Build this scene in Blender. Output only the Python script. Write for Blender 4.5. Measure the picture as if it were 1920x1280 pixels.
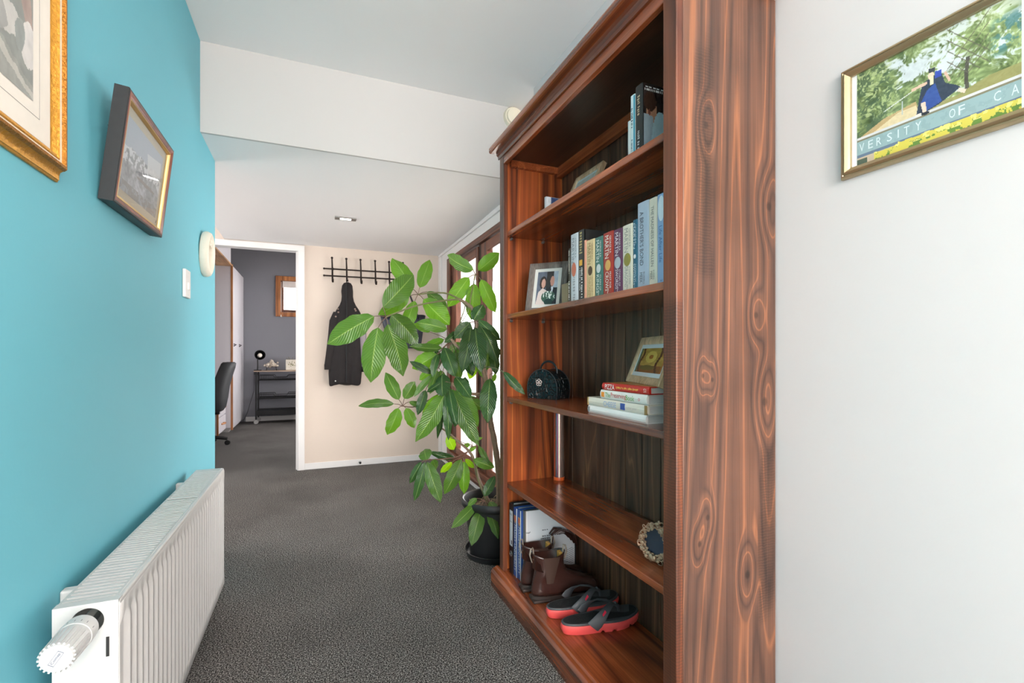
import bpy, bmesh, math, random
import numpy as np
from mathutils import Vector, Matrix, noise as mnoise
random.seed(7)
for _o in list(bpy.data.objects): bpy.data.objects.remove(_o)
SC = bpy.context.scene
COL = SC.collection

# ---------------------------------------------------------------- camera
F, VX, HY, H = 890.0, 590.0, 665.0, 1.05          # focal length in px, vanishing point of the hall, horizon, eye height
YAW = math.atan((960 - VX) / F)
FW = Vector((math.sin(YAW), math.cos(YAW), 0)); RT = Vector((math.cos(YAW), -math.sin(YAW), 0)); UP = Vector((0, 0, 1))
EYE = Vector((0, 0, H))
cam_d = bpy.data.cameras.new('camera'); cam = bpy.data.objects.new('camera', cam_d); COL.objects.link(cam)
cam_d.sensor_width = 36; cam_d.lens = F / 1920 * 36; cam_d.shift_y = (HY - 640) / 1920; cam_d.clip_start = 0.02
cam.location = EYE; cam.rotation_euler = (math.pi / 2, 0, -YAW)
SC.camera = cam
def ray(x, y): return FW + RT * ((x - 960) / F) + UP * ((HY - y) / F)
def onz(x, y, z): d = ray(x, y); return EYE + d * ((z - H) / d.z)
def onX(x, y, X): d = ray(x, y); return EYE + d * (X / d.x)
def onY(x, y, Y): d = ray(x, y); return EYE + d * (Y / d.y)
def onD(x, y, D): return EYE + ray(x, y) * D
def YatX(px, X): return onX(px, 600, X).y

# ---------------------------------------------------------------- world, exposure, daylight
SC.view_settings.view_transform = 'Standard'; SC.view_settings.look = 'None'
SC.view_settings.gamma = 1; SC.view_settings.use_curve_mapping = False
SC.view_settings.exposure = 1.23
SKY = 5.0
w = bpy.data.worlds.new('world'); SC.world = w; w.use_nodes = True
bg = w.node_tree.nodes['Background']; bg.inputs[0].default_value = (1.0, 0.985, 0.972, 1); bg.inputs[1].default_value = SKY
def area(name, loc, size, rot, power, col=(1, .98, .95), portal=False):
    l = bpy.data.lights.new(name, 'AREA'); l.shape = 'RECTANGLE'; l.size, l.size_y = size; l.energy = power; l.color = col
    l.cycles.is_portal = portal
    o = bpy.data.objects.new(name, l); COL.objects.link(o); o.location = loc; o.rotation_euler = rot
    return o
R90 = math.pi / 2
# daylight portals in the window openings (they only guide sky light)
area('portal_garden_doors', (1.26, 3.45, 1.05), (1.75, 1.95), (0, R90, 0), 1, portal=True)
area('portal_living_room', (0.2, -3.57, 1.25), (3.6, 2.3), (R90, 0, 0), 1, portal=True)
area('portal_side_window', (-2.28, 3.85, 1.5), (1.0, 1.2), (0, -R90, 0), 1, portal=True)
area('portal_living_right', (3.07, -1.9, 1.25), (2.3, 2.3), (0, R90, 0), 1, portal=True)
area('portal_bedroom', (1.12, 6.9, 1.3), (1.8, 1.6), (0, R90, 0), 1, portal=True)

# ---------------------------------------------------------------- materials
def lin(v):
    v = v / 255.0
    return v / 12.92 if v <= 0.04045 else ((v + 0.055) / 1.055) ** 2.4
def C(r, g, b): return (lin(r), lin(g), lin(b), 1.0)
MATS = {}
def nt(name):
    m = bpy.data.materials.new(name); m.use_nodes = True
    n = m.node_tree.nodes; p = n['Principled BSDF']
    return m, n, m.node_tree.links, p
def mat(name, col, rough=.5, metal=0, var=0.06, scale=30, bump=0, spec=.5, coat=0, emit=0, stretch=(1, 1, 1), bscale=None):
    if name in MATS: return MATS[name]
    m, n, L, p = nt(name)
    tc = n.new('ShaderNodeTexCoord'); mp = n.new('ShaderNodeMapping'); mp.inputs['Scale'].default_value = stretch
    L.new(tc.outputs['Object'], mp.inputs[0])
    no = n.new('ShaderNodeTexNoise'); no.inputs['Scale'].default_value = scale; no.inputs['Detail'].default_value = 4
    L.new(mp.outputs[0], no.inputs[0])
    mx = n.new('ShaderNodeMix'); mx.data_type = 'RGBA'
    c = Vector(col[:3])
    mx.inputs[6].default_value = (*(c * (1 - var)), 1); mx.inputs[7].default_value = (*[min(1, q) for q in c * (1 + var)], 1)
    L.new(no.outputs[0], mx.inputs[0]); L.new(mx.outputs[2], p.inputs['Base Color'])
    p.inputs['Roughness'].default_value = rough; p.inputs['Metallic'].default_value = metal
    p.inputs['Specular IOR Level'].default_value = spec; p.inputs['Coat Weight'].default_value = coat
    if bump:
        nb = n.new('ShaderNodeTexNoise'); nb.inputs['Scale'].default_value = bscale or scale * 4; nb.inputs['Detail'].default_value = 3
        L.new(mp.outputs[0], nb.inputs[0])
        b = n.new('ShaderNodeBump'); b.inputs['Strength'].default_value = bump; b.inputs['Distance'].default_value = .004
        L.new(nb.outputs[0], b.inputs['Height']); L.new(b.outputs[0], p.inputs['Normal'])
    if emit:
        p.inputs['Emission Color'].default_value = col; p.inputs['Emission Strength'].default_value = emit
    MATS[name] = m
    return m
def wood(name, axis, dark, midc, light, rough=.35, coat=.25, bands=9, fine=1.0, ripple=0, patch=None, seed=0, knots=()):
    """stained pine: light contour lines of a noise stretched along the board"""
    if name in MATS: return MATS[name]
    m, n, L, p = nt(name)
    tc = n.new('ShaderNodeTexCoord'); mp = n.new('ShaderNodeMapping')
    s = [6.5, 6.5, 6.5]; s['XYZ'.index(axis)] = .4
    mp.inputs['Scale'].default_value = s; mp.inputs['Location'].default_value = (seed * 3.1, seed * 1.7, seed * 2.3)
    L.new(tc.outputs['Object'], mp.inputs[0])
    no = n.new('ShaderNodeTexNoise'); no.inputs['Scale'].default_value = 1.15; no.inputs['Detail'].default_value = 1.2; no.inputs['Roughness'].default_value = .35
    no.inputs['Distortion'].default_value = .25
    L.new(mp.outputs[0], no.inputs[0])
    fld = no.outputs[0]; kn = None
    for (kx, kz, kr) in knots:
        ms = n.new('ShaderNodeMapping'); ms.inputs['Scale'].default_value = (1, 0, .42); L.new(tc.outputs['Object'], ms.inputs[0])
        dn = n.new('ShaderNodeVectorMath'); dn.operation = 'DISTANCE'; L.new(ms.outputs[0], dn.inputs[0]); dn.inputs[1].default_value = (kx, 0, kz * .42)
        mr = n.new('ShaderNodeMapRange'); mr.interpolation_type = 'SMOOTHERSTEP'; mr.inputs[1].default_value = 0; mr.inputs[2].default_value = kr * 4; mr.inputs[3].default_value = .16; mr.inputs[4].default_value = 0; L.new(dn.outputs['Value'], mr.inputs[0])
        ad = n.new('ShaderNodeMath'); ad.operation = 'ADD'; L.new(fld, ad.inputs[0]); L.new(mr.outputs[0], ad.inputs[1]); fld = ad.outputs[0]
        m2_ = n.new('ShaderNodeMapping'); m2_.inputs['Scale'].default_value = (1, 0, .8); L.new(tc.outputs['Object'], m2_.inputs[0])
        d2 = n.new('ShaderNodeVectorMath'); d2.operation = 'DISTANCE'; L.new(m2_.outputs[0], d2.inputs[0]); d2.inputs[1].default_value = (kx, 0, kz * .8)
        k2 = n.new('ShaderNodeMapRange'); k2.inputs[1].default_value = kr * .35; k2.inputs[2].default_value = kr * .75; k2.inputs[3].default_value = .45; k2.inputs[4].default_value = 1; L.new(d2.outputs['Value'], k2.inputs[0])
        if kn is None: kn = k2.outputs[0]
        else:
            km = n.new('ShaderNodeMath'); km.operation = 'MINIMUM'; L.new(kn, km.inputs[0]); L.new(k2.outputs[0], km.inputs[1]); kn = km.outputs[0]
    mu = n.new('ShaderNodeMath'); mu.operation = 'MULTIPLY'; mu.inputs[1].default_value = bands * 2; L.new(fld, mu.inputs[0])
    pp = n.new('ShaderNodeMath'); pp.operation = 'PINGPONG'; pp.inputs[1].default_value = 1; L.new(mu.outputs[0], pp.inputs[0])
    cr = n.new('ShaderNodeValToRGB'); L.new(pp.outputs[0], cr.inputs[0])
    e = cr.color_ramp.elements
    e[0].position = 0; e[0].color = dark; e[1].position = 1; e[1].color = light
    e2 = cr.color_ramp.elements.new(.45); e2.color = midc
    e3 = cr.color_ramp.elements.new(.86); e3.color = tuple(.92 * a + .08 * b for a, b in zip(midc, light))
    e[-1].color = tuple(.35 * a + .65 * b for a, b in zip(midc, light))
    # fibres
    m2 = n.new('ShaderNodeMapping'); s2 = [170.0 * fine] * 3; s2['XYZ'.index(axis)] = 3
    m2.inputs['Scale'].default_value = s2; L.new(tc.outputs['Object'], m2.inputs[0])
    n2 = n.new('ShaderNodeTexNoise'); n2.inputs['Scale'].default_value = 1; n2.inputs['Detail'].default_value = 2; L.new(m2.outputs[0], n2.inputs[0])
    r2 = n.new('ShaderNodeMapRange'); r2.inputs[1].default_value = .25; r2.inputs[2].default_value = .75; r2.inputs[3].default_value = .7; r2.inputs[4].default_value = 1.25
    L.new(n2.outputs[0], r2.inputs[0])
    # blotchy stain
    n3 = n.new('ShaderNodeTexNoise'); n3.inputs['Scale'].default_value = 3.5; n3.inputs['Detail'].default_value = 2; L.new(tc.outputs['Object'], n3.inputs[0])
    r3 = n.new('ShaderNodeMapRange'); r3.inputs[1].default_value = .3; r3.inputs[2].default_value = .7; r3.inputs[3].default_value = .72; r3.inputs[4].default_value = 1.2
    L.new(n3.outputs[0], r3.inputs[0])
    mm = n.new('ShaderNodeMath'); mm.operation = 'MULTIPLY'; L.new(r2.outputs[0], mm.inputs[0]); L.new(r3.outputs[0], mm.inputs[1])
    val = mm.outputs[0]
    if kn is not None:
        kv = n.new('ShaderNodeMath'); kv.operation = 'MULTIPLY'; L.new(val, kv.inputs[0]); L.new(kn, kv.inputs[1]); val = kv.outputs[0]
    if patch or ripple:
        sp = n.new('ShaderNodeSeparateXYZ'); L.new(tc.outputs['Object'], sp.inputs[0])
        n4 = n.new('ShaderNodeTexNoise'); n4.inputs['Scale'].default_value = 14; L.new(tc.outputs['Object'], n4.inputs[0])
        def smooth(sock, centre, half, soft):
            a = n.new('ShaderNodeMath'); a.operation = 'SUBTRACT'; L.new(sock, a.inputs[0]); a.inputs[1].default_value = centre
            ab = n.new('ShaderNodeMath'); ab.operation = 'ABSOLUTE'; L.new(a.outputs[0], ab.inputs[0])
            ad = n.new('ShaderNodeMath'); ad.operation = 'MULTIPLY_ADD'; L.new(n4.outputs[0], ad.inputs[0]); ad.inputs[1].default_value = soft * 1.6; L.new(ab.outputs[0], ad.inputs[2])
            r = n.new('ShaderNodeMapRange'); r.interpolation_type = 'SMOOTHSTEP'; r.inputs[1].default_value = half + soft * .5; r.inputs[2].default_value = half + soft * 1.5
            r.inputs[3].default_value = 1; r.inputs[4].default_value = 0; L.new(ad.outputs[0], r.inputs[0]); return r.outputs[0]
        wv = n.new('ShaderNodeTexWave'); wv.bands_direction = axis; wv.inputs['Scale'].default_value = 44; wv.inputs['Distortion'].default_value = 4.5; wv.inputs['Detail Scale'].default_value = 1.5
        L.new(tc.outputs['Object'], wv.inputs[0])
        tot = None
        for (cx, hx, sx, cz, hz, sz) in (patch or [(0, 9, .1, 0, 9, .1)]):
            a = smooth(sp.outputs[0], cx, hx, sx); b = smooth(sp.outputs[2], cz, hz, sz)
            mk = n.new('ShaderNodeMath'); mk.operation = 'MULTIPLY'; L.new(a, mk.inputs[0]); L.new(b, mk.inputs[1])
            if tot is None: tot = mk.outputs[0]
            else:
                ma = n.new('ShaderNodeMath'); ma.operation = 'MAXIMUM'; L.new(tot, ma.inputs[0]); L.new(mk.outputs[0], ma.inputs[1]); tot = ma.outputs[0]
        dk = n.new('ShaderNodeMapRange'); dk.inputs[3].default_value = .5; dk.inputs[4].default_value = .74; L.new(wv.outputs[0], dk.inputs[0])
        mf = n.new('ShaderNodeMix'); mf.data_type = 'FLOAT'; L.new(tot, mf.inputs[0]); mf.inputs[2].default_value = 1; L.new(dk.outputs[0], mf.inputs[3])
        m5 = n.new('ShaderNodeMath'); m5.operation = 'MULTIPLY'; L.new(val, m5.inputs[0]); L.new(mf.outputs[0], m5.inputs[1]); val = m5.outputs[0]
    hs = n.new('ShaderNodeHueSaturation'); L.new(cr.outputs[0], hs.inputs['Color']); L.new(val, hs.inputs['Value'])
    L.new(hs.outputs[0], p.inputs['Base Color'])
    p.inputs['Roughness'].default_value = rough; p.inputs['Coat Weight'].default_value = coat; p.inputs['Coat Roughness'].default_value = .22
    b = n.new('ShaderNodeBump'); b.inputs['Strength'].default_value = .12; b.inputs['Distance'].default_value = .002
    L.new(val, b.inputs['Height']); L.new(b.outputs[0], p.inputs['Normal'])
    MATS[name] = m
    return m
def print_mat(name, rough=.4, coat=0.0):
    if name in MATS: return MATS[name]
    m, n, L, p = nt(name)
    a = n.new('ShaderNodeAttribute'); a.attribute_name = 'ink'; L.new(a.outputs['Color'], p.inputs['Base Color'])
    p.inputs['Roughness'].default_value = rough; p.inputs['Coat Weight'].default_value = coat; p.inputs['Coat Roughness'].default_value = .03
    MATS[name] = m
    return m
def glass_mat(name, refl=.06, tint=(1, 1, 1, 1)):
    if name in MATS: return MATS[name]
    m = bpy.data.materials.new(name); m.use_nodes = True; n = m.node_tree.nodes; L = m.node_tree.links; n.clear()
    o = n.new('ShaderNodeOutputMaterial'); t = n.new('ShaderNodeBsdfTransparent'); t.inputs[0].default_value = tint
    g = n.new('ShaderNodeBsdfGlossy'); g.inputs['Roughness'].default_value = .02
    lw = n.new('ShaderNodeLayerWeight'); lw.inputs[0].default_value = .5
    pw = n.new('ShaderNodeMath'); pw.operation = 'POWER'; pw.inputs[1].default_value = 5; L.new(lw.outputs['Facing'], pw.inputs[0])
    fr = n.new('ShaderNodeMath'); fr.operation = 'MULTIPLY_ADD'; fr.inputs[1].default_value = .5; fr.inputs[2].default_value = .03; L.new(pw.outputs[0], fr.inputs[0])
    mx = n.new('ShaderNodeMixShader'); L.new(fr.outputs[0], mx.inputs[0]); L.new(t.outputs[0], mx.inputs[1]); L.new(g.outputs[0], mx.inputs[2]); L.new(mx.outputs[0], o.inputs[0])
    MATS[name] = m
    return m
def leaf_mat(name, col, vein, trans, rough=.3):
    m, n, L, p = nt(name)
    tc = n.new('ShaderNodeTexCoord')
    uv = n.new('ShaderNodeSeparateXYZ'); L.new(tc.outputs['UV'], uv.inputs[0])
    # midrib light line and faint side veins (UV: u along, v across)
    a = n.new('ShaderNodeMath'); a.operation = 'SUBTRACT'; L.new(uv.outputs[1], a.inputs[0]); a.inputs[1].default_value = .5
    ab = n.new('ShaderNodeMath'); ab.operation = 'ABSOLUTE'; L.new(a.outputs[0], ab.inputs[0])
    r = n.new('ShaderNodeMapRange'); r.inputs[1].default_value = .012; r.inputs[2].default_value = .035; r.inputs[3].default_value = .75; r.inputs[4].default_value = 0; L.new(ab.outputs[0], r.inputs[0])
    sv = n.new('ShaderNodeMath'); sv.operation = 'MULTIPLY_ADD'; L.new(ab.outputs[0], sv.inputs[0]); sv.inputs[1].default_value = -.5; L.new(uv.outputs[0], sv.inputs[2])
    sn = n.new('ShaderNodeMath'); sn.operation = 'MULTIPLY'; sn.inputs[1].default_value = 95; L.new(sv.outputs[0], sn.inputs[0])
    si = n.new('ShaderNodeMath'); si.operation = 'SINE'; L.new(sn.outputs[0], si.inputs[0])
    rs = n.new('ShaderNodeMapRange'); rs.inputs[1].default_value = .5; rs.inputs[2].default_value = 1; rs.inputs[3].default_value = 0; rs.inputs[4].default_value = .12; L.new(si.outputs[0], rs.inputs[0])
    mxv = n.new('ShaderNodeMath'); mxv.operation = 'MAXIMUM'; L.new(r.outputs[0], mxv.inputs[0]); L.new(rs.outputs[0], mxv.inputs[1])
    mx = n.new('ShaderNodeMix'); mx.data_type = 'RGBA'; mx.inputs[6].default_value = col; mx.inputs[7].default_value = vein; L.new(mxv.outputs[0], mx.inputs[0])
    oi = n.new('ShaderNodeObjectInfo'); rr = n.new('ShaderNodeMapRange'); rr.inputs[3].default_value = .75; rr.inputs[4].default_value = 1.25; L.new(oi.outputs['Random'], rr.inputs[0])
    hs = n.new('ShaderNodeHueSaturation'); L.new(mx.outputs[2], hs.inputs['Color']); L.new(rr.outputs[0], hs.inputs['Value'])
    L.new(hs.outputs[0], p.inputs['Base Color']); p.inputs['Roughness'].default_value = rough
    bp = n.new('ShaderNodeBump'); bp.inputs['Strength'].default_value = .35; bp.inputs['Distance'].default_value = .003; L.new(si.outputs[0], bp.inputs['Height']); L.new(bp.outputs[0], p.inputs['Normal'])
    tr = n.new('ShaderNodeBsdfTranslucent')
    h2 = n.new('ShaderNodeHueSaturation'); h2.inputs['Saturation'].default_value = 1.1; h2.inputs['Value'].default_value = 1.6; h2.inputs['Hue'].default_value = .485
    L.new(hs.outputs[0], h2.inputs['Color']); L.new(h2.outputs[0], tr.inputs[0])
    ms = n.new('ShaderNodeMixShader'); ms.inputs[0].default_value = trans; L.new(p.outputs[0], ms.inputs[1]); L.new(tr.outputs[0], ms.inputs[2])
    L.new(ms.outputs[0], n['Material Output'].inputs[0])
    MATS[name] = m
    return m

# ---------------------------------------------------------------- geometry helpers
class G:
    """collects shapes into one bmesh; M is applied to every vertex"""
    def __init__(s, M=None): s.b = bmesh.new(); s.M = M or Matrix()
    def v(s, p): return s.b.verts.new(s.M @ Vector(p))
    def f(s, vs):
        try: return s.b.faces.new(vs)
        except ValueError: return None
    def box(s, x0, x1, y0, y1, z0, z1):
        q = [s.v((x, y, z)) for x in (x0, x1) for y in (y0, y1) for z in (z0, z1)]
        for a in ((0, 1, 3, 2), (4, 6, 7, 5), (0, 4, 5, 1), (2, 3, 7, 6), (0, 2, 6, 4), (1, 5, 7, 3)): s.f([q[i] for i in a])
        return s
    def rings(s, rs, closed=True, cap=(True, True)):
        rv = [[s.v(p) for p in r] for r in rs]; n = len(rv[0])
        for a, b in zip(rv, rv[1:]):
            for i in range(n if closed else n - 1):
                j = (i + 1) % n; s.f([a[i], a[j], b[j], b[i]])
        if cap[0]: s.f(rv[0][::-1])
        if cap[1]: s.f(rv[-1])
        return s
    def prism(s, poly, d, axis=None):
        """poly: 3d points, extruded by vector d"""
        d = Vector(d); return s.rings([[Vector(p) for p in poly], [Vector(p) + d for p in poly]])
    def lathe(s, prof, n=24, cap=(True, True), M=None):
        M = M or Matrix()
        return s.rings([[M @ Vector((r * math.cos(2 * math.pi * i / n), r * math.sin(2 * math.pi * i / n), z)) for i in range(n)] for r, z in prof], cap=cap)
    def tube(s, pts, r, n=8, flat=1.0, nrm=None):
        pts = [Vector(p) for p in pts]; rs = []
        rad = r if isinstance(r, (list, tuple)) else [r] * len(pts)
        pn = [Vector(q) for q in nrm] if nrm and not isinstance(nrm[0], (int, float)) else None
        ref = Vector(nrm) if nrm and not pn else None
        for i, p in enumerate(pts):
            t = (pts[min(i + 1, len(pts) - 1)] - pts[max(i - 1, 0)]).normalized()
            if pn: ref = pn[i]
            if ref is None: ref = t.orthogonal().normalized()
            a = (ref - t * ref.dot(t)).normalized(); b = t.cross(a)
            if not nrm: ref = a
            rs.append([p + (a * math.cos(2 * math.pi * k / n) * flat + b * math.sin(2 * math.pi * k / n)) * rad[i] for k in range(n)])
        return s.rings(rs)
    def ball(s, c, r, n=8, sc=(1, 1, 1)):
        c = Vector(c); rs = []
        for j in range(n // 2 + 1):
            th = math.pi * (j + .02) / (n // 2 + .04)
            rs.append([c + Vector((r * sc[0] * math.sin(th) * math.cos(2 * math.pi * i / n), r * sc[1] * math.sin(th) * math.sin(2 * math.pi * i / n), r * sc[2] * math.cos(th))) for i in range(n)])
        return s.rings(rs)
    def torus(s, c, R, r, ax, n=24, m=8):
        ax = Vector(ax).normalized(); a = ax.orthogonal().normalized(); b = ax.cross(a); c = Vector(c)
        rs = []
        for i in range(n + 1):
            d = a * math.cos(2 * math.pi * i / n) + b * math.sin(2 * math.pi * i / n)
            rs.append([c + d * (R + r * math.cos(2 * math.pi * k / m)) + ax * r * math.sin(2 * math.pi * k / m) for k in range(m)])
        return s.rings(rs, cap=(False, False))
def finish(g, name, m, parent=None, bevel=0, smooth=False, seg=2, sub=0):
    b = g.b
    bmesh.ops.remove_doubles(b, verts=b.verts, dist=1e-6)
    bmesh.ops.recalc_face_normals(b, faces=b.faces)
    me = bpy.data.meshes.new(name); b.to_mesh(me); b.free()
    if smooth:
        me.polygons.foreach_set('use_smooth', [True] * len(me.polygons))
        if smooth != 'all': me.set_sharp_from_angle(angle=math.radians(42))
    o = bpy.data.objects.new(name, me); COL.objects.link(o)
    if m: me.materials.append(m)
    if bevel:
        md = o.modifiers.new('bevel', 'BEVEL'); md.width = bevel; md.segments = seg; md.limit_method = 'ANGLE'; md.angle_limit = math.radians(50)
    if sub:
        md = o.modifiers.new('sub', 'SUBSURF'); md.levels = sub; md.render_levels = sub
    adopt(o, parent)
    return o
def wl(o):
    return o.location.copy() if o.parent is None else wl(o.parent) + o.matrix_parent_inverse.translation + o.location
def adopt(o, parent):
    if parent:
        o.parent = parent; o.matrix_parent_inverse = Matrix.Translation(-wl(parent))
def tag(o, label, cat, group=None):
    o['label'] = label; o['category'] = cat
    if group: o['group'] = group
    return o
def thing(name, loc, label, cat, group=None):
    o = bpy.data.objects.new(name, None); COL.objects.link(o); o.location = loc; o.empty_display_size = .05
    return tag(o, label, cat, group)
def struct(o): o['kind'] = 'structure'; return o
def box(name, x0, x1, y0, y1, z0, z1, m, parent=None, bevel=0):
    return finish(G().box(x0, x1, y0, y1, z0, z1), name, m, parent, bevel)
def basis(o, r, u):
    """matrix with local x=r (right), y=u (up), z=outwards"""
    r = Vector(r).normalized(); u = Vector(u); u = (u - r * u.dot(r)).normalized(); n = r.cross(u)
    M = Matrix((r, u, n)).transposed().to_4x4(); M.translation = Vector(o); return M
def text(name, s, M, w, h, m, parent, depth=.0002, anchor='c', shear=0):
    """lettering in the local xy plane of M, scaled to fit w x h, centred on the origin"""
    cu = bpy.data.curves.new('t', 'FONT'); cu.body = s; cu.resolution_u = 2; cu.extrude = 0; cu.shear = shear
    ob = bpy.data.objects.new('t', cu); COL.objects.link(ob)
    dg = bpy.context.evaluated_depsgraph_get(); me = bpy.data.meshes.new_from_object(ob.evaluated_get(dg))
    bpy.data.objects.remove(ob); bpy.data.curves.remove(cu)
    n = len(me.vertices); co = np.zeros(n * 3); me.vertices.foreach_get('co', co); co = co.reshape(-1, 3)
    lo, hi = co.min(0), co.max(0); d = np.maximum(hi - lo, 1e-6)
    sc = np.array([w / d[0], h / d[1], 1]); mid = (lo + hi) / 2
    co = (co - mid) * sc
    R = np.array(M.to_3x3()); T = np.array(M.translation)
    co[:, 2] = depth; co = co @ R.T + T
    me.vertices.foreach_set('co', co.ravel()); me.name = name; me.materials.append(m); me.update()
    o = bpy.data.objects.new(name, me); COL.objects.link(o); adopt(o, parent)
    return o
# ---- flat prints: a grid sheet whose faces carry ink colours computed here
def vnoise(U, V, fx, fy, seed, octs=3):
    out = np.zeros_like(U); amp = 1; tot = 0
    for k in range(octs):
        rs = np.random.RandomState(seed + k * 17); g = rs.rand(64, 64)
        x = (U * fx * 2 ** k) % 63; y = (V * fy * 2 ** k) % 63
        i = x.astype(int); j = y.astype(int); a = x - i; b = y - j; a = a * a * (3 - 2 * a); b = b * b * (3 - 2 * b)
        out += amp * (g[j, i] * (1 - a) * (1 - b) + g[j, (i + 1) % 64] * a * (1 - b) + g[(j + 1) % 64, i] * (1 - a) * b + g[(j + 1) % 64, (i + 1) % 64] * a * b)
        tot += amp; amp *= .5
    return out / tot
def put(img, mask, col):
    mask = np.clip(mask, 0, 1)[..., None]; img[:] = img * (1 - mask) + np.array(col, float) * mask
def inpoly(U, V, pts):
    r = np.zeros(U.shape, bool); n = len(pts)
    for i in range(n):
        (x1, y1), (x2, y2) = pts[i], pts[(i + 1) % n]
        c = ((y1 > V) != (y2 > V)); xx = (x2 - x1) * (V - y1) / ((y2 - y1) or 1e-9) + x1
        r ^= c & (U < xx)
    return r.astype(float)
def ell(U, V, cx, cy, rx, ry): return (((U - cx) / rx) ** 2 + ((V - cy) / ry) ** 2 < 1).astype(float)
def sheet(name, M, w, h, nx, ny, fn, m, parent, off=0):
    """flat print w x h centred on M; fn(U,V) -> rgb 0..255, V measured from the top"""
    u = (np.arange(nx) + .5) / nx; v = (np.arange(ny) + .5) / ny; U, V = np.meshgrid(u, v)
    img = np.clip(fn(U, V), 0, 255) / 255.0
    img = np.where(img <= .04045, img / 12.92, ((img + .055) / 1.055) ** 2.4)
    gx, gy = np.meshgrid((np.arange(nx + 1) / nx - .5) * w, (.5 - np.arange(ny + 1) / ny) * h)
    co = np.stack([gx, gy, np.full_like(gx, off)], -1).reshape(-1, 3) @ np.array(M.to_3x3()).T + np.array(M.translation)
    ii = np.arange(ny)[:, None] * (nx + 1) + np.arange(nx)[None]
    fs = np.stack([ii, ii + nx + 1, ii + nx + 2, ii + 1], -1).reshape(-1, 4)
    me = bpy.data.meshes.new(name); me.from_pydata(co.tolist(), [], fs.tolist())
    at = me.color_attributes.new('ink', 'FLOAT_COLOR', 'CORNER')
    cc = np.ones((nx * ny, 4, 4)); cc[:, :, :3] = img.reshape(-1, 1, 3); at.data.foreach_set('color', cc.ravel())
    me.materials.append(m); o = bpy.data.objects.new(name, me); COL.objects.link(o); adopt(o, parent)
    return o
def moulding(M, w, h, prof, parent, m, name='frame', smooth=True):
    """picture frame: prof = [(inset from the outer edge, height)] mitred round the rectangle w x h; four rails"""
    out = []
    W, Hh = w / 2, h / 2
    cs = [(-W, -Hh), (W, -Hh), (W, Hh), (-W, Hh)]
    sg = [(1, 1), (-1, 1), (-1, -1), (1, -1)]
    for k in range(4):
        a, b = k, (k + 1) % 4; g = G(M)
        rows = [[(cs[c][0] + sg[c][0] * i, cs[c][1] + sg[c][1] * i, z) for i, z in prof] for c in (a, b)]
        g.rings(rows, closed=True)
        out.append(finish(g, name, m, parent, smooth=smooth))
    return out
# ================================================================ THE SETTING
XL, XR, YF, YB = -.49, 1.105, 4.735, 8.5
M_teal = mat('teal_paint', C(108, 186, 202), .55, var=.03, scale=3, bump=.06, bscale=120, spec=.35)
M_white = mat('white_wall_paint', C(210, 208, 209), .6, var=.015, scale=3, bump=.03, bscale=120)
M_cream = mat('cream_paint', C(214, 199, 186), .6, var=.015, scale=3, bump=.04, bscale=120)
M_ceil = mat('ceiling_paint', C(240, 239, 240), .7, var=.01, scale=2)
M_bulk = mat('bulkhead_paint', C(197, 194, 192), .65, var=.012, scale=2)
M_grey = mat('grey_bedroom_paint', C(128, 128, 136), .6, var=.02, scale=2, bump=.04, bscale=100)
M_trim = mat('white_gloss_trim', C(226, 224, 223), .3, var=.01)
def carpet(name):
    m, n, L, p = nt(name)
    tc = n.new('ShaderNodeTexCoord')
    a = n.new('ShaderNodeTexNoise'); a.inputs['Scale'].default_value = 210; a.inputs['Detail'].default_value = 3; a.inputs['Roughness'].default_value = .75
    v = n.new('ShaderNodeTexVoronoi'); v.inputs['Scale'].default_value = 260
    b = n.new('ShaderNodeTexNoise'); b.inputs['Scale'].default_value = 2.2; b.inputs['Detail'].default_value = 3
    for q in (a, v, b): L.new(tc.outputs['Object'], q.inputs[0])
    cr = n.new('ShaderNodeValToRGB'); e = cr.color_ramp.elements
    e[0].position = .41; e[0].color = C(24, 23, 23); e[1].position = .61; e[1].color = C(176, 172, 168)
    e2 = e.new(.5); e2.color = C(78, 75, 74)
    L.new(a.outputs[0], cr.inputs[0])
    r = n.new('ShaderNodeMapRange'); r.inputs[1].default_value = .3; r.inputs[2].default_value = .7; r.inputs[3].default_value = .82; r.inputs[4].default_value = 1.12; L.new(b.outputs[0], r.inputs[0])
    hs = n.new('ShaderNodeHueSaturation'); L.new(cr.outputs[0], hs.inputs['Color']); L.new(r.outputs[0], hs.inputs['Value']); L.new(hs.outputs[0], p.inputs['Base Color'])
    p.inputs['Roughness'].default_value = 1; p.inputs['Specular IOR Level'].default_value = .1
    bp = n.new('ShaderNodeBump'); bp.inputs['Strength'].default_value = .8; bp.inputs['Distance'].default_value = .004; L.new(v.outputs[0], bp.inputs['Height']); L.new(bp.outputs[0], p.inputs['Normal'])
    return m
M_carpet = carpet('charcoal_loop_carpet')
struct(box('floor', -2.5, 1.3, -.3, 8.6, -.1, 0, M_carpet)); struct(box('floor_living_bounce', -2.5, 3.1, -3.65, -.3, -.1, 0, mat('pale_bounce_floor', C(214, 200, 182), .5, var=.06, scale=8, stretch=(8, 1, 1))))  # unseen living-room floor made pale to bounce light onto the ceiling
struct(box('wall_left', XL - .1, XL, -.35, 2.94, 0, 2.52, M_teal))
struct(box('wall_right', XR, XR + .15, -.35, 2.35, 0, 2.52, M_white))
struct(box('ceiling', -2.5, 3.1, -3.65, 2.62, 2.505, 2.62, M_ceil))
struct(box('wall_bulkhead', XL, 1.3, 2.585, 2.6, 2.083, 2.51, M_bulk))
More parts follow.
